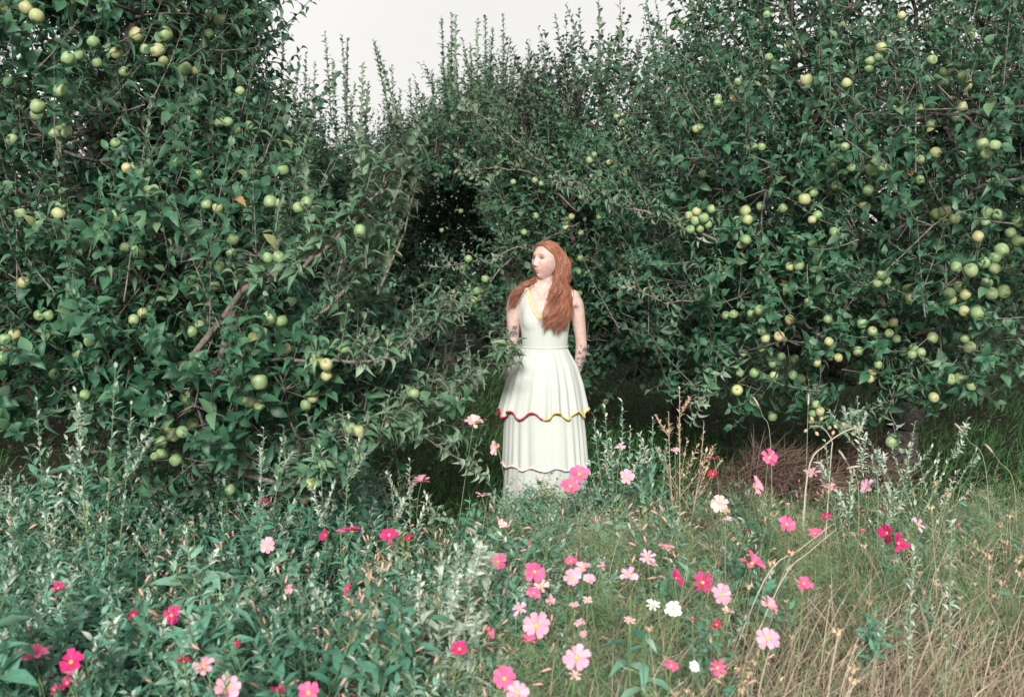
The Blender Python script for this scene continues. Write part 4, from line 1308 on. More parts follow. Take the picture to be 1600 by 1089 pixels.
def goosefoot(h=.5, leaf=.06, branches=5, pale=.35, lean=.15):
    """Upright grey-green weed with lance leaves all the way up and mealy tips."""
    b = MB()
    d = np.array([rng.normal(0, lean), rng.normal(0, lean), 1])
    main = arc((0, 0, 0), d, h, rng.normal(0, .06, 3) * [1, 1, 0])
    b.tube(main, np.linspace(.004, .0012, len(main)), 3, 0, .5, cap=False)
    stems = [(main, int(h / .02))]
    for k in range(branches):
        f = rng.uniform(.2, .75)
        q, ax, _ = along(main, 1, f, f)
        a = rng.uniform(0, 6.28)
        s = arc(q[0], (math.cos(a) * .7, math.sin(a) * .7, .8), h * (1 - f) * rng.uniform(.5, .95), (0, 0, .25), 4)
        b.tube(s, np.linspace(.0025, .001, 4), 3, 0, .5, cap=False)
        stems.append((s, max(6, int(h * (1 - f) / .026))))
    for s, n in stems:
        q, ax, f = along(s, n, .12, .98)
        R = spiral_leaves(q, ax, leaf * (1 - .6 * f ** 2) * rng.uniform(.7, 1.2, n), .95, rng.uniform(0, 6))
        leaf_set(b, R, q, np.clip(rng.normal(.45, .22, n), 0, .95), 1)
        if rng.random() < pale:
            q, ax, f = along(s, 9, .72, 1.0)
            R = spiral_leaves(q, ax, .026 * rng.uniform(.7, 1.3, 9), .6)
            leaf_set(b, R, q, rng.uniform(.3, 1, 9), 2, [LANCE[2]])
    return b.proto()


def smartweed(h=.42, spikes=7):
    b = MB()
    for k in range(4):
        a = rng.uniform(0, 6.28)
        s = arc((0, 0, 0), (math.cos(a) * .45, math.sin(a) * .45, 1), h * rng.uniform(.6, 1), (math.cos(a) * .2, math.sin(a) * .2, -.12))
        b.tube(s, np.linspace(.003, .0012, len(s)), 3, 0, .9, cap=False)
        n = 9
        q, ax, f = along(s, n, .15, .9)
        R = spiral_leaves(q, ax, .085 * rng.uniform(.7, 1.2, n), 1.0, rng.uniform(0, 6), .25)
        leaf_set(b, R, q, np.clip(rng.normal(.5, .25, n), 0, 1), 1, BROAD)
        for j in range(spikes // 3 + 1):
            f0 = rng.uniform(.7, 1)
            q, ax, _ = along(s, 1, f0, f0)
            dv = norm(ax[0] + rng.normal(0, .5, 3)); e = q[0] + dv * .045
            b.tube([q[0], e], [.0009, .0009], 3, 0, .9, cap=False)
            b.tube([e, e + dv * .010, e + dv * .024, e + dv * .034 + [0, 0, -.004]], [.0018, .0042, .0042, .0012], 5, 3)
    return b.proto()


def feathery(h=.45, n=9, dry=.0):
    """Thread-leaved cosmos growth."""
    b = MB()
    for k in range(3):
        a = rng.uniform(0, 6.28)
        s = arc((0, 0, 0), (math.cos(a) * .35, math.sin(a) * .35, 1), h * rng.uniform(.7, 1), rng.normal(0, .1, 3))
        b.tube(s, np.linspace(.0028, .0012, len(s)), 3, 0, .5, cap=False)
        q, ax, f = along(s, n, .1, .97)
        for i in range(n):
            for sgn in (0, 1):
                a2 = i * 1.57 + sgn * math.pi + rng.normal(0, .3)
                r = arc(q[i], (math.cos(a2), math.sin(a2), .7), .10 * rng.uniform(.6, 1.2), (0, 0, -.15), 4)
                sl = 6 if rng.random() < dry else 5
                V, Q = [], []
                def rib(p0, p1, w):
                    k0 = len(V); dv = norm(np.cross(p1 - p0, [0, .3, 1])) * w
                    V.extend([p0 - dv, p0 + dv, p1 + dv * .5, p1 - dv * .5]); Q.append((k0, k0 + 1, k0 + 2, k0 + 3))
                for j in range(3):
                    rib(r[j], r[j + 1], .0011)
                    dr = norm(r[j + 1] - r[j]); sd = norm(np.cross(dr, [0, 0, 1]))
                    for e in (-1, 1):
                        t2 = r[j + 1] + (dr * .6 + sd * e * .8 + rng.normal(0, .2, 3)) * .032 * rng.uniform(.6, 1.3)
                        rib(r[j + 1], t2, .0010)
                b.add(np.array(V), np.array(Q), None, sl, np.clip(rng.normal(.5, .25), 0, 1))
    return b.proto()


def seedheads(h=.45, n=4):
    """Spent cosmos stalks with dry beige heads."""
    b = MB()
    for k in range(n):
        a = rng.uniform(0, 6.28)
        s = arc((0, 0, 0), (math.cos(a) * .3, math.sin(a) * .3, 1), h * rng.uniform(.6, 1.1), rng.normal(0, .18, 3))
        b.tube(s, np.linspace(.002, .0012, len(s)), 3, 6, rng.uniform(.3, .9), cap=False)
        e = s[-1]; dv = norm(s[-1] - s[-2])
        b.tube([e, e + dv * .006, e + dv * .014, e + dv * .020], [.002, .0062, .0058, .0025], 6, 4)
        for j in range(5):
            aa = j * 1.2566; o = np.array([math.cos(aa), math.sin(aa), .6])
            b.add([e + dv * .012 + o * .004, e + dv * .018 + norm(o + rng.normal(0, .3, 3)) * .016, e + dv * .008 + norm(o + rng.normal(0, .3, 3)) * .014], None, [(0, 1, 2)], 4)
    return b.proto()


def straw_blades(N, x0, lmin, lmax, flat, w=.0013, rmean=.5, ptx=None):
    """Ribbon blades, N at places x0 (N,3). Returns V,Q,rnd."""
    L = rng.uniform(lmin, lmax, N)
    a = rng.uniform(0, 6.28, N)
    tilt = np.clip(np.abs(rng.normal(flat, .3, N)), .02, 1.35)
    d = np.stack([np.cos(a) * np.sin(tilt), np.sin(a) * np.sin(tilt), np.cos(tilt)], -1)
    bend = rng.uniform(.1, .6, N)
    t = np.linspace(0, 1, 6)
    p = x0[:, None] + d[:, None] * (L[:, None] * t)[..., None] + np.stack([np.cos(a), np.sin(a), -np.ones(N)], -1)[:, None] * (bend * L)[:, None, None] * (t ** 2.2)[None, :, None] * .55
    p[:, :, 2] = np.maximum(p[:, :, 2], .012 + .02 * rng.random(N)[:, None])
    sd = np.stack([-np.sin(a + .6), np.cos(a + .6), .35 * np.ones(N)], -1)
    ww = (w * rng.uniform(.6, 1.7, N))[:, None] * np.array([1, 1, .95, .8, .6, .15])[None]
    V = np.stack([p - sd[:, None] * ww[..., None], p + sd[:, None] * ww[..., None]], 2).reshape(N, 12, 3)
    q0 = np.array([(2 * i, 2 * i + 1, 2 * i + 3, 2 * i + 2) for i in range(5)])
    Q = (q0[None] + (np.arange(N) * 12)[:, None, None]).reshape(-1, 4)
    rn = np.repeat(np.clip(rng.normal(rmean, .25, N), 0, 1), 12)
    return V.reshape(-1, 3), Q, rn


def dryness(x, y):
    """0 in the green part of the bed, 1 in the dry patch at the near right."""
    return 1 / (1 + np.exp(-(x - (.36 + .52 * (y - 2.4))) / .16)) / (1 + np.exp((y - 3.55 - .1 * np.sin(x * 6)) / .14))


def leftness(x, y):
    return 1 / (1 + np.exp((x + .02 + .06 * y + .12 * np.sin(y * 3)) / .16))


def bed_points(n, y0=1.7, y1=5.35, wmax=.72):
    y = np.sqrt(rng.uniform(y0 ** 2, y1 ** 2, n)); x = rng.uniform(-1, 1, n) * (y * .56 + .35)
    return x, y


def far_edge(x):
    """How far back the bed of weeds reaches at x."""
    return 5.35 - .9 * np.exp(-((x + .42) / .28) ** 2) + .12 * np.sin(x * 5) - .5 * np.clip((-x - .8), 0, 1)


FL = []           # flower heads: filled below, weeds keep clear of them


def clear_of_flowers(x, y, top):
    """Thin plants whose tops would crowd a flower head standing just behind them."""
    ok = np.ones(len(x), bool)
    for f in FL:
        dx, dy = x - f[0], f[1] - y
        ok &= ~((abs(dx) < .055) & (dy > -.03) & (dy < .30) & (top > f[2] - .045 + .45 * dy))
    return ok


COSMOS = {
    'pale': ((.74, .42, .44), (.84, .60, .60)), 'light': ((.76, .30, .42), (.84, .48, .56)), 'hot': ((.74, .085, .25), (.80, .20, .36)),
    'mag': ((.50, .018, .14), (.66, .050, .22)), 'crim': ((.42, .010, .065), (.58, .030, .11)), 'white': ((.78, .80, .74), (.86, .86, .82)), 'lilac': ((.66, .34, .50), (.78, .52, .64))}


def petal_mat(name, c1, c2):
    m, n, l, b = new_mat(name)
    tc = n.new('ShaderNodeTexCoord')
    mp = n.new('ShaderNodeMapping'); mp.inputs['Scale'].default_value = (22, 2.2, 1)
    l.new(tc.outputs['Object'], mp.inputs['Vector'])
    nz = n.new('ShaderNodeTexNoise'); nz.inputs['Scale'].default_value = 1; nz.inputs['Detail'].default_value = 3
    l.new(mp.outputs['Vector'], nz.inputs['Vector'])
    oi = n.new('ShaderNodeObjectInfo')
    ad = n.new('ShaderNodeMath'); ad.operation = 'MULTIPLY_ADD'; ad.inputs[1].default_value = .35; ad.inputs[2].default_value = -.17
    s2 = n.new('ShaderNodeMath'); s2.operation = 'ADD'
    l.new(oi.outputs['Random'], ad.inputs[0]); l.new(ad.outputs[0], s2.inputs[0]); l.new(nz.outputs['Fac'], s2.inputs[1])
    r = ramp(n, [(.3, c1), (.72, c2)])
    l.new(s2.outputs[0], r.inputs['Fac'])
    l.new(r.outputs['Color'], b.inputs['Base Color'])
    b.inputs['Roughness'].default_value = .6
    b.inputs['Specular IOR Level'].default_value = .2
    tr = n.new('ShaderNodeBsdfTranslucent'); l.new(r.outputs['Color'], tr.inputs['Color'])
    mx = n.new('ShaderNodeMixShader'); mx.inputs['Fac'].default_value = .22
    l.new(b.outputs['BSDF'], mx.inputs[1]); l.new(tr.outputs['BSDF'], mx.inputs[2])
    l.new(mx.outputs['Shader'], n['Material Output'].inputs['Surface'])
    return m


for k, (a, c) in COSMOS.items():
    M['petal_' + k] = petal_mat('petal_' + k, a, c)
M['disc'] = noise_mat('flower_disc', (.62, .36, .03), (.80, .60, .10), 260, .8, .2)


def petal_mesh(mat, seed, width=.33, curl=.12):
    """Broad pleated petal with a toothed tip, length 1 along +Y."""
    r_ = np.random.default_rng(seed)
    rows = [(.10, .07), (.30, .55), (.55, .92), (.80, 1.0), (.97, .82)]
    V, Q, T = [], [], []
    xs = (-1, -.5, 0, .5, 1)
    for i, (y, w) in enumerate(rows):
        for x in xs:
            tooth = (.03 if i == 4 and abs(x) != .5 else 0) - (.06 if i == 4 and abs(x) == 1 else 0) - (.035 if i == 4 and abs(x) == .5 else 0)
            V.append((x * w * width, y + tooth + r_.normal(0, .008), curl * (y - .1) * (1 - y) * 2 - .10 * max(0, y - .6) + .03 * math.cos(x * 2 * math.pi) * w + .06 * (x * w) ** 2 + r_.normal(0, .012)))
    for i in range(4):
        for j in range(4):
            a = i * 5 + j
            Q.append((a, a + 1, a + 6, a + 5))
    b = MB(); b.add(np.array(V), Q, T)
    return b.mesh('petal', [mat])


PETALS = {k: [petal_mesh(M['petal_' + k], s, w) for s, w in ((1, .285), (2, .255), (3, .30))] for k in COSMOS}
PETALS_THIN = {k: [petal_mesh(M['petal_' + k], s + 9, w) for s, w in ((1, .17), (2, .20))] for k in COSMOS}


def disc_mesh():
    b = MB()
    d, Q, T = sphere(12, 8)
    b.add(d * [.17, .17, .10] + [0, 0, .03], Q, T, 0)
    g = np.random.default_rng(3)
    for k in range(26):
        a = k * 2.4; r = .15 * math.sqrt((k + .5) / 26)
        z = .03 + .10 * math.sqrt(max(0, 1 - (r / .17) ** 2))
        c = np.array([r * math.cos(a), r * math.sin(a), z])
        b.tube([c - [0, 0, .02], c + [0, 0, .035]], [.020, .012], 4, 0)
    for k in range(8):
        a = k * .7854
        c, s = math.cos(a), math.sin(a)
        b.add([(.06 * c + .05 * s, .06 * s - .05 * c, -.05), (.06 * c - .05 * s, .06 * s + .05 * c, -.05), (.30 * c, .30 * s, -.07)], None, [(0, 1, 2)], 1)
    b.tube([(0, 0, -.16), (0, 0, -.04), (0, 0, .0)], [.04, .09, .12], 7, 1)
    return b.mesh('flower_head', [M['disc'], M['stem']])


DISC = disc_mesh()


def cosmos(px, py, dia, colour, pose, label, lean=None, height=None, thin=False, group='cosmos flowers in the bed'):
    """One flower on its own stem: stem, flower head with disc and eight petals."""
    Yd = (1.5 - .49) * FPX / max(py - 421, 1)
    Yd = min(max(Yd, 2.2), 4.75) if height is None else (1.5 - height) * FPX / (py - 421)
    c = P(px, py, Yd)
    d = float(np.clip(dia * Yd / FPX, .022, .098))
    pose_n = {'open': (0, -.85, .45), 'up': (0, -.38, .85), 'flat': (0, -.10, 1), 'left': (-.75, -.45, .4), 'right': (.75, -.45, .4), 'bud': (0, -.2, 1), 'tall': (.1, -.22, 1)}[pose]
    n = norm(np.array(pose_n) + rng.normal(0, .16, 3))
    FL.append((c[0], c[1], c[2]))
    foot = np.array([c[0] + rng.normal(0, .07), c[1] + abs(rng.normal(.05, .06)), 0.0])
    t = thing('cosmos', label, 'flower', foot, group)
    neck = c - n * d * .09
    m1 = foot * .45 + neck * .55 + np.array([rng.normal(0, .03), .02, .05])
    t_ = np.linspace(0, 1, 9)[:, None]
    pts = (1 - t_) ** 2 * foot + 2 * t_ * (1 - t_) * m1 + t_ ** 2 * neck
    sb = MB(); sb.tube(pts - foot, np.linspace(.0026, .0016, 9), 5, 0, .5)
    sb.build('stem', [M['stem']], t)
    R = frames(np.cross(n, np.array([1, .2, .1]))[None], n[None])[0]
    h = link('flower_head', DISC, t, mat44(R * (d / 2), c - foot))
    cup = {'open': .12, 'up': .2, 'flat': .30, 'left': .3, 'right': .3, 'bud': 1.15, 'tall': .35}[pose]
    me = (PETALS_THIN if thin else PETALS)[colour]
    for k in range(8):
        a = k * math.pi / 4 + rng.normal(0, .05)
        Rz = Matrix.Rotation(a, 4, 'Z') @ Matrix.Rotation(cup + rng.normal(0, .20), 4, 'X') @ Matrix.Rotation(rng.normal(0, .18), 4, 'Y') @ Matrix.Translation((0, .02, .012 * (k % 2))) @ Matrix.Scale(rng.uniform(.84, 1.08), 4)
        link('petal', me[k % len(me)], h, Rz)
    return t


FLOWERS = [
 (91, 919, 26, 'mag', 'up', 'small magenta cosmos near the left edge, alone among teal weeds'),
 (50, 1021, 44, 'hot', 'up', 'large mid-pink cosmos with yellow centre in the bottom left corner'),
 (111, 1034, 42, 'mag', 'open', 'deep magenta cosmos beside the large pink one in the bottom left corner'),
 (105, 1067, 28, 'mag', 'left', 'magenta cosmos low under the deep magenta one, bottom left'),
 (85, 1077, 18, 'mag', 'left', 'smallest dark magenta cosmos at the bottom left, lowest of its cluster'),
 (209, 961, 21, 'crim', 'up', 'tiny dark crimson cosmos left of a brighter magenta one, lower left'),
 (268, 961, 32, 'mag', 'open', 'bright magenta cosmos with yellow eye in the lower left weeds'),
 (366, 1004, 20, 'crim', 'right', 'crimson cosmos turned side-on above two pale pink ones at lower left'),
 (287, 1033, 26, 'crim', 'flat', 'dark maroon cosmos half hidden beside a pink one, lower left'),
 (319, 1040, 38, 'light', 'up', 'soft pink cosmos cupped upward, upper of two pink ones at lower left'),
 (357, 1074, 48, 'light', 'open', 'broad pale pink cosmos at the bottom edge, left of the middle'),
 (3, 1042, 20, 'mag', 'left', 'magenta cosmos cut by the left edge near the bottom corner'),
 (412, 785, 18, 'mag', 'open', 'small magenta cosmos just below the low apple boughs on the left'),
 (418, 851, 28, 'light', 'open', 'round pink cosmos with red ring, alone left of the magenta group'),
 (510, 836, 26, 'mag', 'left', 'magenta cosmos turned left, leftmost of the row of four magenta ones'),
 (533, 831, 16, 'hot', 'flat', 'small pink cosmos second in the row of magenta ones'),
 (551, 830, 27, 'mag', 'flat', 'magenta cosmos seen edge-on, third in the magenta row'),
 (608, 836, 30, 'mag', 'open', 'open magenta cosmos facing forward at the end of the magenta row'),
 (606, 814, 10, 'mag', 'bud', 'tiny magenta bud above the open magenta cosmos'),
 (639, 841, 15, 'crim', 'up', 'small red cosmos at the right of the magenta row'),
 (450, 920, 18, 'light', 'right', 'pale pink cosmos side-on in the left weeds, below the round pink one'),
 (545, 920, 20, 'mag', 'left', 'magenta cosmos half closed above the drooping light leaves'),
 (658, 752, 33, 'light', 'flat', 'flat pink cosmos seen from the side, in front of the green grass beside the tree'),
 (753, 775, 25, 'pale', 'flat', 'pale pink cosmos edge-on, low beside the dress on its left'),
 (785, 819, 17, 'pale', 'up', 'small faded pink cosmos below the hem of the dress'),
 (778, 877, 28, 'hot', 'open', 'hot pink cosmos right of the tall silvery plant'),
 (718, 1014, 30, 'mag', 'up', 'ragged magenta cosmos low in the middle'),
 (764, 989, 22, 'hot', 'right', 'half-closed hot pink cosmos to the right of the ragged magenta one'),
 (433, 1079, 27, 'mag', 'flat', 'dark magenta cosmos at the bottom edge beside a hot pink one'),
 (482, 1082, 42, 'hot', 'open', 'hot pink cosmos cut by the bottom edge, left of centre'),
 (788, 1060, 42, 'hot', 'open', 'deep hot pink cosmos at the bottom edge near the centre'),
 (808, 1082, 40, 'light', 'open', 'pale pink cosmos overlapping the hot pink one at the bottom edge'),
 (905, 741, 33, 'hot', 'open', 'upper of the two bright pink cosmos in front of the dress hem'),
 (891, 760, 35, 'hot', 'up', 'lower of the two bright pink cosmos in front of the dress hem'),
 (980, 745, 28, 'light', 'open', 'pink cosmos with deeper centre, just right of the dress'),
 (1124, 787, 30, 'pale', 'open', 'pale pink cosmos facing forward, upper right of the middle'),
 (1116, 717, 19, 'hot', 'flat', 'small hot pink cosmos edge-on in front of the brown grass mound'),
 (1180, 760, 34, 'light', 'right', 'light pink cosmos turned edge-on, seen as a thin slanting line'),
 (740, 661, 32, 'pale', 'tall', 'tall pale pink cosmos on a long stem beside the woman, highest in the bed'),
 (776, 699, 27, 'pale', 'left', 'pale pink cosmos at the left edge of the dress, under the tall one'),
 (835, 893, 36, 'hot', 'open', 'vivid rose cosmos facing forward, left of the pink group'),
 (846, 917, 28, 'pale', 'up', 'faded pale cosmos with ragged petals under the vivid rose one', 1),
 (834, 926, 24, 'hot', 'up', 'small rose cosmos tucked behind the faded pale one'),
 (859, 938, 20, 'light', 'right', 'small pink cosmos right under the faded pale one'),
 (892, 877, 22, 'hot', 'up', 'top left bloom of the tight pink group in the centre'),
 (911, 887, 28, 'light', 'up', 'palest and largest bloom of the tight pink group in the centre'),
 (893, 902, 30, 'light', 'open', 'lower left bloom of the tight pink group in the centre'),
 (921, 904, 21, 'light', 'up', 'lower right bloom of the tight pink group in the centre'),
 (940, 884, 20, 'lilac', 'right', 'faint lilac cosmos side-on, right of the tight pink group', 1),
 (983, 899, 33, 'lilac', 'up', 'lilac pink cosmos right of the tight pink group, larger than its neighbours'),
 (1011, 871, 29, 'lilac', 'open', 'pale lilac daisy-like cosmos with narrow petals', 1),
 (1040, 856, 28, 'light', 'flat', 'light pink cosmos lying flat, above the lilac ones'),
 (1056, 904, 29, 'mag', 'right', 'crimson pink cosmos tilted right, left of the pointed one'),
 (1098, 910, 36, 'mag', 'open', 'magenta cosmos with pointed star-like petals', 1),
 (1175, 881, 48, 'hot', 'up', 'largest rose red cosmos, opening upward, right of the centre'),
 (1128, 929, 34, 'light', 'open', 'light pink cosmos below and right of the pointed magenta one'),
 (1137, 956, 22, 'pale', 'up', 'faded thin-petalled cosmos under the light pink one', 1),
 (1052, 951, 28, 'white', 'open', 'white cosmos among the strap leaves'),
 (1020, 946, 24, 'white', 'up', 'withering white cosmos left of the fresh white one', 1),
 (838, 977, 48, 'light', 'open', 'big light pink cosmos in the lower centre'),
 (826, 1001, 27, 'hot', 'flat', 'rose cosmos hanging under the big light pink one'),
 (812, 951, 26, 'lilac', 'open', 'pale lilac cosmos left above the big light pink one', 1),
 (901, 1027, 45, 'light', 'open', 'wide light pink cosmos low in the centre'),
 (898, 1056, 24, 'pale', 'up', 'spent peach-pink cosmos beneath the wide light pink one', 1),
 (984, 970, 22, 'pale', 'up', 'small faded pink cosmos among strap leaves', 1),
 (827, 854, 16, 'hot', 'bud', 'round hot pink bud above the vivid rose cosmos'),
 (1200, 947, 38, 'light', 'right', 'smooth light pink cosmos at the edge of the dry grass, upper of two'),
 (1199, 998, 40, 'light', 'open', 'light pink cosmos at the edge of the dry grass, lower of two'),
 (1121, 1043, 31, 'hot', 'open', 'rose pink star-shaped cosmos near the bottom right of centre', 1),
 (1049, 1040, 28, 'hot', 'flat', 'rose cosmos seen edge-on near the bottom, left of a small white one'),
 (1085, 1041, 19, 'white', 'open', 'small white cosmos near the bottom between two rose ones'),
 (1082, 970, 14, 'hot', 'bud', 'closed pink bud below the white cosmos'),
 (1120, 976, 20, 'crim', 'up', 'shrivelled crimson cosmos below the faded thin-petalled one', 1),
 (1168, 831, 12, 'mag', 'bud', 'dark magenta bud above the largest rose red cosmos'),
 (1138, 812, 15, 'lilac', 'up', 'dull mauve spent cosmos under the pale pink forward-facing one', 1),
 (1202, 715, 28, 'hot', 'open', 'hot pink cosmos standing in front of the dead brown grass, highest on the right'),
 (1229, 819, 28, 'hot', 'open', 'hot pink cosmos left of the bent straw stalks'),
 (1292, 808, 19, 'mag', 'up', 'small magenta cosmos at the top of the bent straw stalks'),
 (1274, 834, 24, 'hot', 'flat', 'rose cosmos edge-on behind the bent straw stalks'),
 (1299, 765, 34, 'light', 'up', 'wide pink cosmos with shaggy petals, upper right', 1),
 (1270, 740, 30, 'lilac', 'up', 'shaggy mauve cosmos above the wide pink one, upper right', 1),
 (1356, 760, 27, 'lilac', 'left', 'mauve pink cosmos turned left in front of the grey sprays'),
 (1232, 791, 12, 'light', 'bud', 'small pink bud above the hot pink cosmos on the right'),
 (1347, 832, 13, 'hot', 'bud', 'pink bud left of the paired magenta cosmos'),
 (1387, 833, 34, 'mag', 'left', 'upper bloom of the paired magenta cosmos on the right'),
 (1403, 849, 34, 'mag', 'right', 'lower bloom of the paired magenta cosmos on the right'),
 (1433, 820, 27, 'lilac', 'right', 'mauve cosmos between the paired magenta ones and the woolly spike', 1),
 (1495, 822, 22, 'light', 'right', 'pink cosmos beside the taller woolly spike, farthest right in the bed'),
 (1256, 912, 30, 'hot', 'up', 'rose red cosmos above the dry grass, right of the largest one'),
 (898, 946, 18, 'light', 'up', 'small pink cosmos below the tight pink group, beside withered heads'),
 (918, 938, 18, 'pale', 'up', 'faded peach cosmos just below the lower right bloom of the tight group', 1),
 (906, 973, 20, 'lilac', 'up', 'spindly mauve cosmos midway between the tight group and the wide light pink one', 1),
 (913, 991, 16, 'light', 'left', 'wilted pink cosmos hanging below the spindly mauve one', 1),
 (806, 966, 14, 'lilac', 'bud', 'lilac bud left of the big light pink cosmos'),
 (970, 698, 18, 'lilac', 'up', 'faded cosmos among the blue-green weeds right of the dress', 1),
 (1055, 705, 16, 'lilac', 'up', 'dull lilac cosmos in front of the pale seedy weed', 1),
 (1114, 741, 18, 'crim', 'up', 'withered dark red cosmos under the edge-on one by the brown mound', 1),
 (1236, 863, 13, 'mag', 'bud', 'dark magenta bud left of the straw stalks'),
]
HEIGHTS = {(740, 661): .80, (776, 699): .68, (1116, 717): .57, (1202, 715): .60, (658, 752): .50, (1270, 740): .52, (905, 741): .56, (891, 760): .52, (980, 745): .54}
for f in FLOWERS:
    cosmos(*f[:6], height=HEIGHTS.get(f[:2]), thin=len(f) > 6)


def weed_bed():
    kinds = [[goosefoot(rng.uniform(.36, .58), rng.uniform(.065, .10), 5, .4) for _ in range(9)],
             [smartweed(rng.uniform(.42, .56), 9) for _ in range(5)],
             [feathery(rng.uniform(.36, .48), 8) for _ in range(6)],
             [feathery(rng.uniform(.32, .46), 7, .7) for _ in range(4)],
             [seedheads(rng.uniform(.36, .50)) for _ in range(4)]]
    place = {k: ([], []) for k in range(5)}
    x, y = bed_points(4000)
    k = y < far_edge(x); x, y = x[k], y[k]
    dr, lf = dryness(x, y), leftness(x, y)
    r = rng.random(len(x))
    mid = np.clip(1 - lf, 0, 1)
    sel = np.full(len(x), -1)
    for i in range(len(x)):
        wts = np.array([lf[i] * 1.0 + .07 * mid[i] + .9 * np.exp(-((x[i] - .28) / .50) ** 2 - ((y[i] - 5.1) / .28) ** 2), lf[i] * .36 + .05 * mid[i], .12 * lf[i] + .80 * mid[i], .20 * mid[i], .12 * lf[i] + .36 * mid[i]]) * (1 - .93 * dr[i])
        c = np.cumsum(wts)
        u = r[i] * 1.12
        if u < c[-1]:
            sel[i] = int(np.searchsorted(c, u))
    sc = rng.uniform(.55, 1.08, len(x)) * np.where(rng.random(len(x)) < .10, 1.3, 1) * (1 - .12 * (1 - lf)) * np.where(y < 2.3, .85, 1)
    top = np.array([.5, .42, .42, .4, .46, .4])[sel] * sc
    ok = (sel >= 0) & clear_of_flowers(x, y, top)
    names = ['goosefoot_weeds', 'smartweed_weeds', 'feathery_foliage', 'withered_foliage', 'seed_stalks']
    labs = ['mass of grey-green leafy weeds with mealy tips filling the bed', 'sprawling weeds with lance leaves and small pink flower spikes', 'fine feathery green cosmos foliage in the middle of the bed',
            'feathery cosmos foliage withered to straw colour', 'thin dry stalks with beige seed heads']
    for kd in range(5):
        b = MB()
        for v, p in enumerate(kinds[kd]):
            idx = np.nonzero(ok & (sel == kd))[0]
            idx = idx[(idx * 7 + 3) % len(kinds[kd]) == v]
            a = rng.uniform(0, 6.28, len(idx))
            Z = np.zeros(len(idx))
            R = np.stack([np.stack([np.cos(a), -np.sin(a), Z], -1), np.stack([np.sin(a), np.cos(a), Z], -1), np.stack([Z, Z, Z + 1], -1)], 1) * sc[idx][:, None, None]
            b.inst(p, R, np.stack([x[idx], y[idx], np.zeros(len(idx)) - .01], -1), np.clip(rng.normal(0.5 - .08 * lf[idx], .22), 0, 1))
        tag(b.build(names[kd], WEED_MATS), labs[kd], 'plants', None, 'stuff')


weed_bed()


def grasses():
    # straw over the whole bed, thick in the dry patch
    x, y = bed_points(46000)
    dr, lf = dryness(x, y), leftness(x, y)
    k = (rng.random(len(x)) < .92 * dr + .20 * (1 - lf) * (1 - dr) + .02) & (y < far_edge(x))
    x, y, dr = x[k], y[k], dr[k]
    k = clear_of_flowers(x, y, np.full(len(x), .3)) | (rng.random(len(x)) < .3)
    x, y, dr = x[k], y[k], dr[k]
    b = MB()
    V, Q, r = straw_blades(len(x), np.stack([x, y, 0 * x], -1), .22, .52, .62, .0014, .5)
    b.add(V, Q, None, 0, r)
    tag(b.build('dry_grass', [M['straw']]), 'tangle of dry straw-coloured grass in the near right corner', 'grass', None, 'stuff')
    # green blades mixed in
    x, y = bed_points(9000)
    k = (rng.random(len(x)) < .4 + .3 * dryness(x, y)) & (y < far_edge(x) + .3)
    x, y = x[k], y[k]
    b = MB()
    V, Q, r = straw_blades(len(x), np.stack([x, y, 0 * x], -1), .18, .42, .4, .0016, .45)
    b.add(V, Q, None, 0, r)
    tag(b.build('green_grass', [M['feather']]), 'fine green grass blades growing up through the weeds', 'grass', None, 'stuff')
    # mown orchard grass under and between the trees
    n = 80000
    y = 4.2 + 16 * rng.random(n) ** 1.25; x = rng.uniform(-1, 1, n) * (y * .56 + .6)
    bare = np.exp(-((y - 9.6 - .2 * np.sin(x * 2)) / .35) ** 2)
    strip = np.clip(np.exp(-((x + 2.0) / .9) ** 2) + (x < -2) + (x > 1.3) * .3, 0, 1) * .75
    k = (rng.random(n) > .75 * bare) & (rng.random(n) > strip) & (y > far_edge(x) - .5)
    x, y = x[k], y[k]
    b = MB()
    V, Q, r = straw_blades(len(x), np.stack([x, y, 0 * x - .01], -1), .08, .20, .35, .0024, .4)
    b.add(V, Q, None, 0, r)
    tag(b.build('orchard_grass', [M['lawn']]), 'shaded green grass growing under and between the apple trees', 'grass', None, 'stuff')
    # leaf litter
    n = 1300
    y = rng.uniform(5, 12, n); x = rng.uniform(-1, 1, n) * (y * .55)
    b = MB()
    R = frames(norm(rng.normal(0, 1, (n, 3)) * [1, 1, .15]), np.array([0, 0, 1.0]) + rng.normal(0, .3, (n, 3))) * rng.uniform(.04, .08, n)[:, None, None]
    b.inst(LEAF_LO[0], R, np.stack([x, y, np.full(n, .015)], -1), rng.uniform(0, 1, n), 0)
    tag(b.build('leaf_litter', [M['tuft']]), 'dead brown leaves scattered on the orchard floor', 'leaves', None, 'stuff')


grasses()


# ------------------------------------------------------------------ plants one can tell apart
def weed_leaf_meshes(mat, protos):
    out = []
    for v in (.1, .35, .6, .85):
        for p in protos:
            b = MB(); b.inst(p, np.eye(3)[None], np.zeros((1, 3)), v)
            out.append(b.mesh('leaf', [mat]))
    return out


WL = {'weed': weed_leaf_meshes(M['weed'], LANCE), 'pale': weed_leaf_meshes(M['pale'], [lance(3, .17, .5), lance(3, .13, .9, .4)]), 'broad': weed_leaf_meshes(M['weed'], BROAD), 'lime': weed_leaf_meshes(M['feather'], BROAD)}


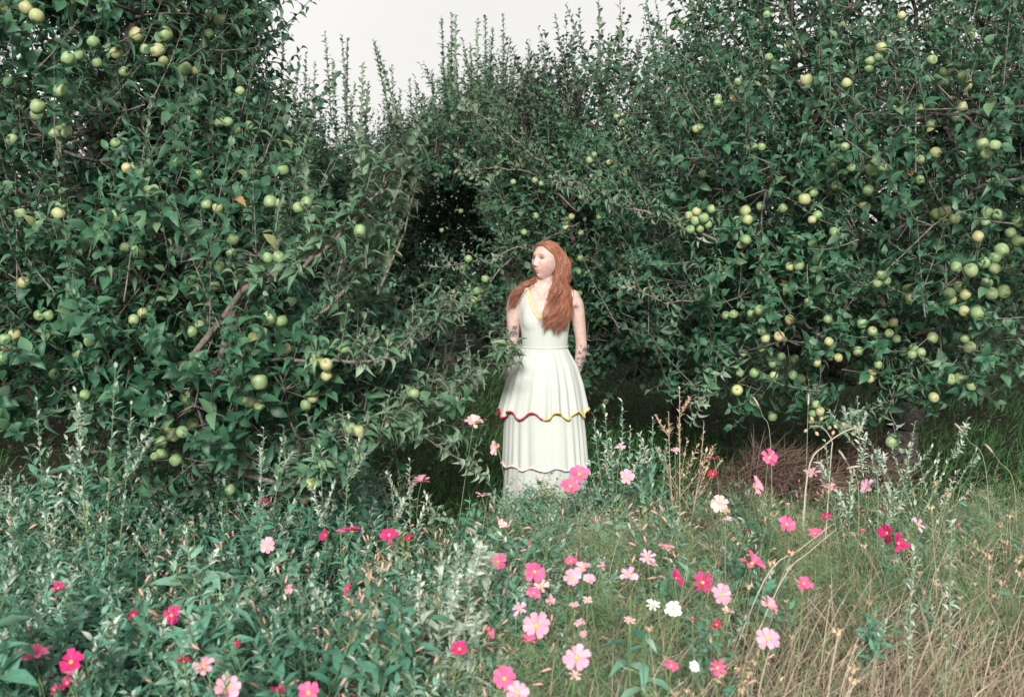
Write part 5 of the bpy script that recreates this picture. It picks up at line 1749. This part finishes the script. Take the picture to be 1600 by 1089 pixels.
def stalk_plant(name, label, cat, base, stems, leaf, mat, nleaf, spread=.9, droop=0, tips=True, group=None, stem_mat=None, r=.005, side=0, dense=30):
    """A plant standing on its own: stem(s), each larger leaf an object, small mealy tips as one mesh."""
    base = np.array(base, float)
    t = thing(name, label, cat, base, group)
    sb, tb = MB(), MB()
    total = 0
    for (tip, bow) in stems:
        tip = np.array(tip)
        s = np.linspace(0, 1, 9)[:, None]
        mid = (base + tip) / 2 + np.array(bow)
        pts = (1 - s) ** 2 * base + 2 * s * (1 - s) * mid + s ** 2 * tip
        sb.tube(pts - base, np.linspace(r, r * .3, 9), 5, 0, .5)
        q, ax, f = along(pts, nleaf, .22, .96)
        R = spiral_leaves(q, ax, leaf * (1 - .55 * f ** 2.5) * rng.uniform(.75, 1.15, nleaf), spread, rng.uniform(0, 6), droop)
        for i in range(nleaf):
            link('leaf', WL[mat][int(rng.integers(len(WL[mat])))], t, mat44(R[i], q[i] - base))
        sub = [pts]
        for k in range(side):
            f0 = rng.uniform(.35, .9)
            q, ax, _ = along(pts, 1, f0, f0)
            a = rng.uniform(0, 6.28)
            L = np.linalg.norm(tip - base) * (1.05 - f0) * rng.uniform(.35, .7)
            sp2 = arc(q[0], ax[0] * .8 + np.array([math.cos(a), math.sin(a), .2]) * .8, L, (0, 0, .2), 5)
            sb.tube(sp2 - base, np.linspace(r * .5, r * .2, 5), 4, 0, .5)
            sub.append(sp2)
        if tips:
            for sp2 in sub:
                q, ax, f = along(sp2, dense, .45 if sp2 is pts else .2, 1.0)
                R = spiral_leaves(q, ax, .030 * rng.uniform(.6, 1.3, dense), .75)
                leaf_set(tb, R, q - base, rng.uniform(.1, 1, dense), 0, [LANCE[2], LANCE[0]])
    sb.build('stem', [stem_mat or M['stem']], t)
    if tips:
        tb.build('tip_leaves', [M['pale'] if tips is True else M[tips]], t)
    return t


G = 'tall weeds standing above the bed'
def gp(px, Y): 
    p = P(px, 700, Y); return (p[0], Y, 0)


stalk_plant('tall_weed', 'tall thin grey-green weed at the far left, bare stalk tipped with pale leaves', 'plant', gp(90, 3.7), [(P(57, 625, 3.7), (-.03, 0, 0))], rng.uniform(.066, .075), 'weed', 24, group=G, r=.0032, side=2)
stalk_plant('tall_weed', 'slim weed stalk second from the left edge, leaning slightly left against the dark bough', 'plant', gp(150, 3.6), [(P(118, 612, 3.6), (-.02, 0, 0))], rng.uniform(.066, .075), 'weed', 26, group=G, r=.0032, side=3)
stalk_plant('tall_weed', 'stout weed with bushy whitish tip, tallest of the left-hand stalks', 'plant', gp(140, 3.4), [(P(180, 575, 3.4), (.0, 0, 0)), (P(205, 632, 3.45), (.03, 0, 0))], .085, 'weed', 24, group=G, side=1, r=.0034, dense=30)
stalk_plant('tall_weed', 'slender weed rising before the lowest apple leaves, left of the magenta row', 'plant', gp(388, 3.9), [(P(412, 670, 3.9), (0, 0, 0)), (P(440, 690, 3.95), (.02, 0, 0))], rng.uniform(.066, .075), 'weed', 24, group=G, r=.0032, side=2)
stalk_plant('tall_weed', 'thin weed between the fallen apples and the flat pink cosmos', 'plant', gp(520, 3.9), [(P(545, 655, 3.95), (.02, 0, 0)), (P(500, 700, 3.9), (-.02, 0, 0))], rng.uniform(.066, .075), 'weed', 22, group=G, r=.003, side=2)
stalk_plant('tall_weed', 'short weed standing right before the flat pink cosmos beside the grass', 'plant', gp(640, 4.2), [(P(640, 720, 4.2), (0, 0, 0)), (P(610, 745, 4.2), (-.02, 0, 0))], rng.uniform(.066, .075), 'weed', 22, group=G, r=.003, side=2)
stalk_plant('felted_plant', 'large silvery felted plant with thick pale tips in the lower centre', 'plant', gp(690, 2.95), [(P(745, 822, 2.95), (.02, 0, 0)), (P(690, 870, 2.9), (-.02, 0, 0)), (P(768, 880, 3.0), (.03, 0, 0)), (P(655, 905, 2.9), (-.04, 0, 0)), (P(715, 850, 2.98), (0, 0, 0))], .11, 'pale', 15, .8, side=2, r=.0045, dense=44)
stalk_plant('drooping_weed', 'weed with broad yellow-green leaves hanging down beside the silvery plant', 'plant', gp(590, 2.75), [(P(575, 885, 2.75), (0, 0, .04)), (P(625, 960, 2.75), (.03, 0, .08)), (P(545, 955, 2.75), (-.04, 0, .08))], 0.155, 'lime', 10, 1.25, 1.1, tips='spike', dense=10)
stalk_plant('strap_weed', 'weed with long arching strap leaves in the lower right of the middle', 'plant', gp(990, 2.9), [(P(985, 930, 2.9), (0, 0, .02)), (P(1010, 990, 2.7), (.02, 0, .02))], .14, 'broad', 13, 1.15, .25, tips=False)
stalk_plant('sage_like_weed', 'bushy blue-green weed with several upright stems right beside the dress', 'plant', gp(965, 5.0), [(P(928, 650, 5.0), (-.03, 0, 0)), (P(945, 638, 5.05), (0, 0, 0)), (P(972, 628, 5.0), (.02, 0, 0)), (P(985, 668, 5.0), (.03, 0, 0)), (P(955, 690, 4.9), (0, 0, 0))], .085, 'weed', 24, .9, r=.004, side=1)
stalk_plant('sage_like_weed', 'small spiky blue-green weed between the bushy one and the seedy brown one', 'plant', gp(1018, 4.9), [(P(1020, 655, 4.9), (0, 0, 0)), (P(1000, 700, 4.9), (-.02, 0, 0)), (P(1042, 690, 4.9), (.02, 0, 0))], .08, 'weed', 24, .7, r=.004, side=1)
stalk_plant('seedy_weed', 'pale brown-green weed gone to seed, with branching tips before the dark tree base', 'plant', gp(1065, 4.9), [(P(1062, 608, 4.9), (0, 0, 0)), (P(1045, 645, 4.9), (-.03, 0, 0)), (P(1100, 660, 4.9), (.04, 0, 0))], .04, 'pale', 10, .9, side=4, tips='bud', stem_mat=M['straw'], dense=22)
stalk_plant('mugwort', 'airy grey mugwort sprays leaning over the dark right side', 'plant', gp(1385, 4.7), [(P(1340, 622, 4.7), (-.06, 0, .02)), (P(1372, 700, 4.65), (-.02, 0, 0)), (P(1430, 660, 4.7), (.02, 0, 0)), (P(1512, 655, 4.7), (.03, 0, -.02)), (P(1525, 705, 4.7), (.05, 0, -.02))], .05, 'weed', 12, .9, side=5, dense=26)
stalk_plant('mugwort', 'low grey-green clump at the foot of the airy mugwort sprays', 'plant', gp(1330, 4.5), [(P(1290, 690, 4.5), (-.02, 0, 0)), (P(1330, 740, 4.4), (0, 0, 0)), (P(1410, 740, 4.4), (.03, 0, 0))], .055, 'weed', 15, .9, side=2)
W = 'woolly spikes by the dry grass'
stalk_plant('woolly_spike', 'shorter woolly grey spike above the dry grass', 'plant', gp(1425, 3.1), [(P(1428, 862, 3.1), (0, 0, 0))], .042, 'pale', 26, 1.2, .2, group=W, dense=40)
stalk_plant('woolly_spike', 'taller woolly grey spike with curled side leaves, at the far right', 'plant', gp(1495, 3.25), [(P(1487, 815, 3.25), (0, 0, 0))], .048, 'pale', 30, 1.2, .25, group=W, dense=46)


def stalk(name, label, cat, pts, r, mat, head=None, group=None):
    pts = np.array(pts); base = np.array([pts[0][0], pts[0][1], 0.0])
    t = thing(name, label, cat, base, group)
    q, _ = smooth_path(pts, np.ones(len(pts)), 5)
    b = MB(); b.tube(q - base, np.linspace(r, r * .5, len(q)), 6, 0, .7)
    b.build('stem', [mat], t)
    if head == 'foxtail':
        hb = MB()
        d = norm(q[-1] - q[-3]); e = q[-1] - base
        hp = np.array([e, e + d * .015, e + d * .04 + [0, 0, -.002], e + d * .065 + [0, 0, -.008]])
        hb.tube(hp, [.002, .0048, .0044, .0015], 7, 0, .7)
        for k in range(60):
            f = rng.random(); c = e + d * .06 * f + [0, 0, -.006 * f * f]
            o = norm(np.cross(d, rng.normal(0, 1, 3))); a = c + o * .004; z = c + (o * .8 + d * .7) * .012; s = np.cross(o, d) * .0006
            hb.add([a - s, a + s, z], None, [(0, 1, 2)], 0, .9)
        hb.build('seed_head', [M['straw']], t)
    if head == 'buds':
        for k in range(5):
            i = int(rng.integers(len(q) // 2, len(q)))
            hb = MB(); c = q[i] - base; d = norm(rng.normal(0, 1, 3) + [0, 0, .6])
            hb.tube([c, c + d * .03], [.001, .001], 3, 1, .6)
            hb.tube([c + d * .03, c + d * .036, c + d * .046, c + d * .052], [.002, .008, .0075, .003], 7, 0)
            hb.build('seed_head', [M['bud'], M['straw']], t)
    return t


A_ = 'arching straw stalks on the right'
stalk('dry_stalk', 'bent tan stalk arching over the brown grass toward the tree base', 'plant', [gp(1255, 4.6), P(1262, 740, 4.6), P(1290, 695, 4.6), P(1330, 670, 4.6), P(1350, 675, 4.6)], .0045, M['straw'], 'buds', A_)
stalk('dry_stalk', 'small hooked tan stalk inside the larger arch', 'plant', [gp(1290, 4.5), P(1298, 720, 4.5), P(1300, 690, 4.5), P(1285, 668, 4.5), P(1265, 665, 4.5)], .003, M['straw'], 'buds', A_)
stalk('dry_stalk', 'upper of two straight straw stalks leaning right across the bed', 'plant', [gp(1120, 3.3), P(1195, 905, 3.4), P(1250, 858, 3.5), P(1302, 818, 3.6)], .0026, M['straw'], None, A_)
stalk('dry_stalk', 'lower of two straight straw stalks leaning right across the bed', 'plant', [gp(1140, 3.3), P(1220, 910, 3.4), P(1265, 862, 3.5), P(1308, 826, 3.55)], .0024, M['straw'], None, A_)
F_ = 'foxtail grasses on the right'
for lab, x0, Y, pts in (('foxtail grass standing alone before the brown mound', 1212, 4.8, [(1204, 690), (1192, 650), (1186, 636)]), ('foxtail grass upright beside the lowest apples on the right', 1260, 4.7, [(1261, 700), (1262, 660), (1263, 634)]),
                        ('nodding foxtail in front of the mugwort clump', 1375, 4.4, [(1372, 760), (1362, 730), (1345, 728)]), ('foxtail tilting left under the grey sprays', 1345, 4.4, [(1342, 770), (1330, 735), (1322, 720)]),
                        ('foxtail highest among the grey sprays', 1560, 4.6, [(1540, 730), (1515, 690), (1505, 676)]), ('foxtail standing near the right edge', 1600, 4.6, [(1585, 760), (1562, 722), (1552, 708)])):
    stalk('foxtail_grass', lab, 'grass', [gp(x0, Y)] + [P(a, b_, Y) for a, b_ in pts], .0017, M['feather'], 'foxtail', F_)


def tufts():
    for lab, px, Y, n, r in (('mound of dead brown grass under the right-hand apple tree', 1215, 6.1, 1500, .32), ('smaller heap of dead brown grass at the foot of the right trunk', 1350, 6.6, 350, .2)):
        c = np.array(gp(px, Y)); t = thing('grass_mound', lab, 'grass', c)
        q = rng.normal(0, r * .5, (n, 3)) * [1.3, .7, 0]
        V, Q, rn = straw_blades(n, q, .18, .42, .75, .0022, .45)
        V[:, 2] += .22 * np.exp(-(V[:, 0] / (r * 1.1)) ** 2 - (V[:, 1] / r) ** 2)
        b = MB(); b.add(V, Q, None, 0, rn)
        tag(b.build('blades', [M['tuft']], t), kind='stuff')


tufts()
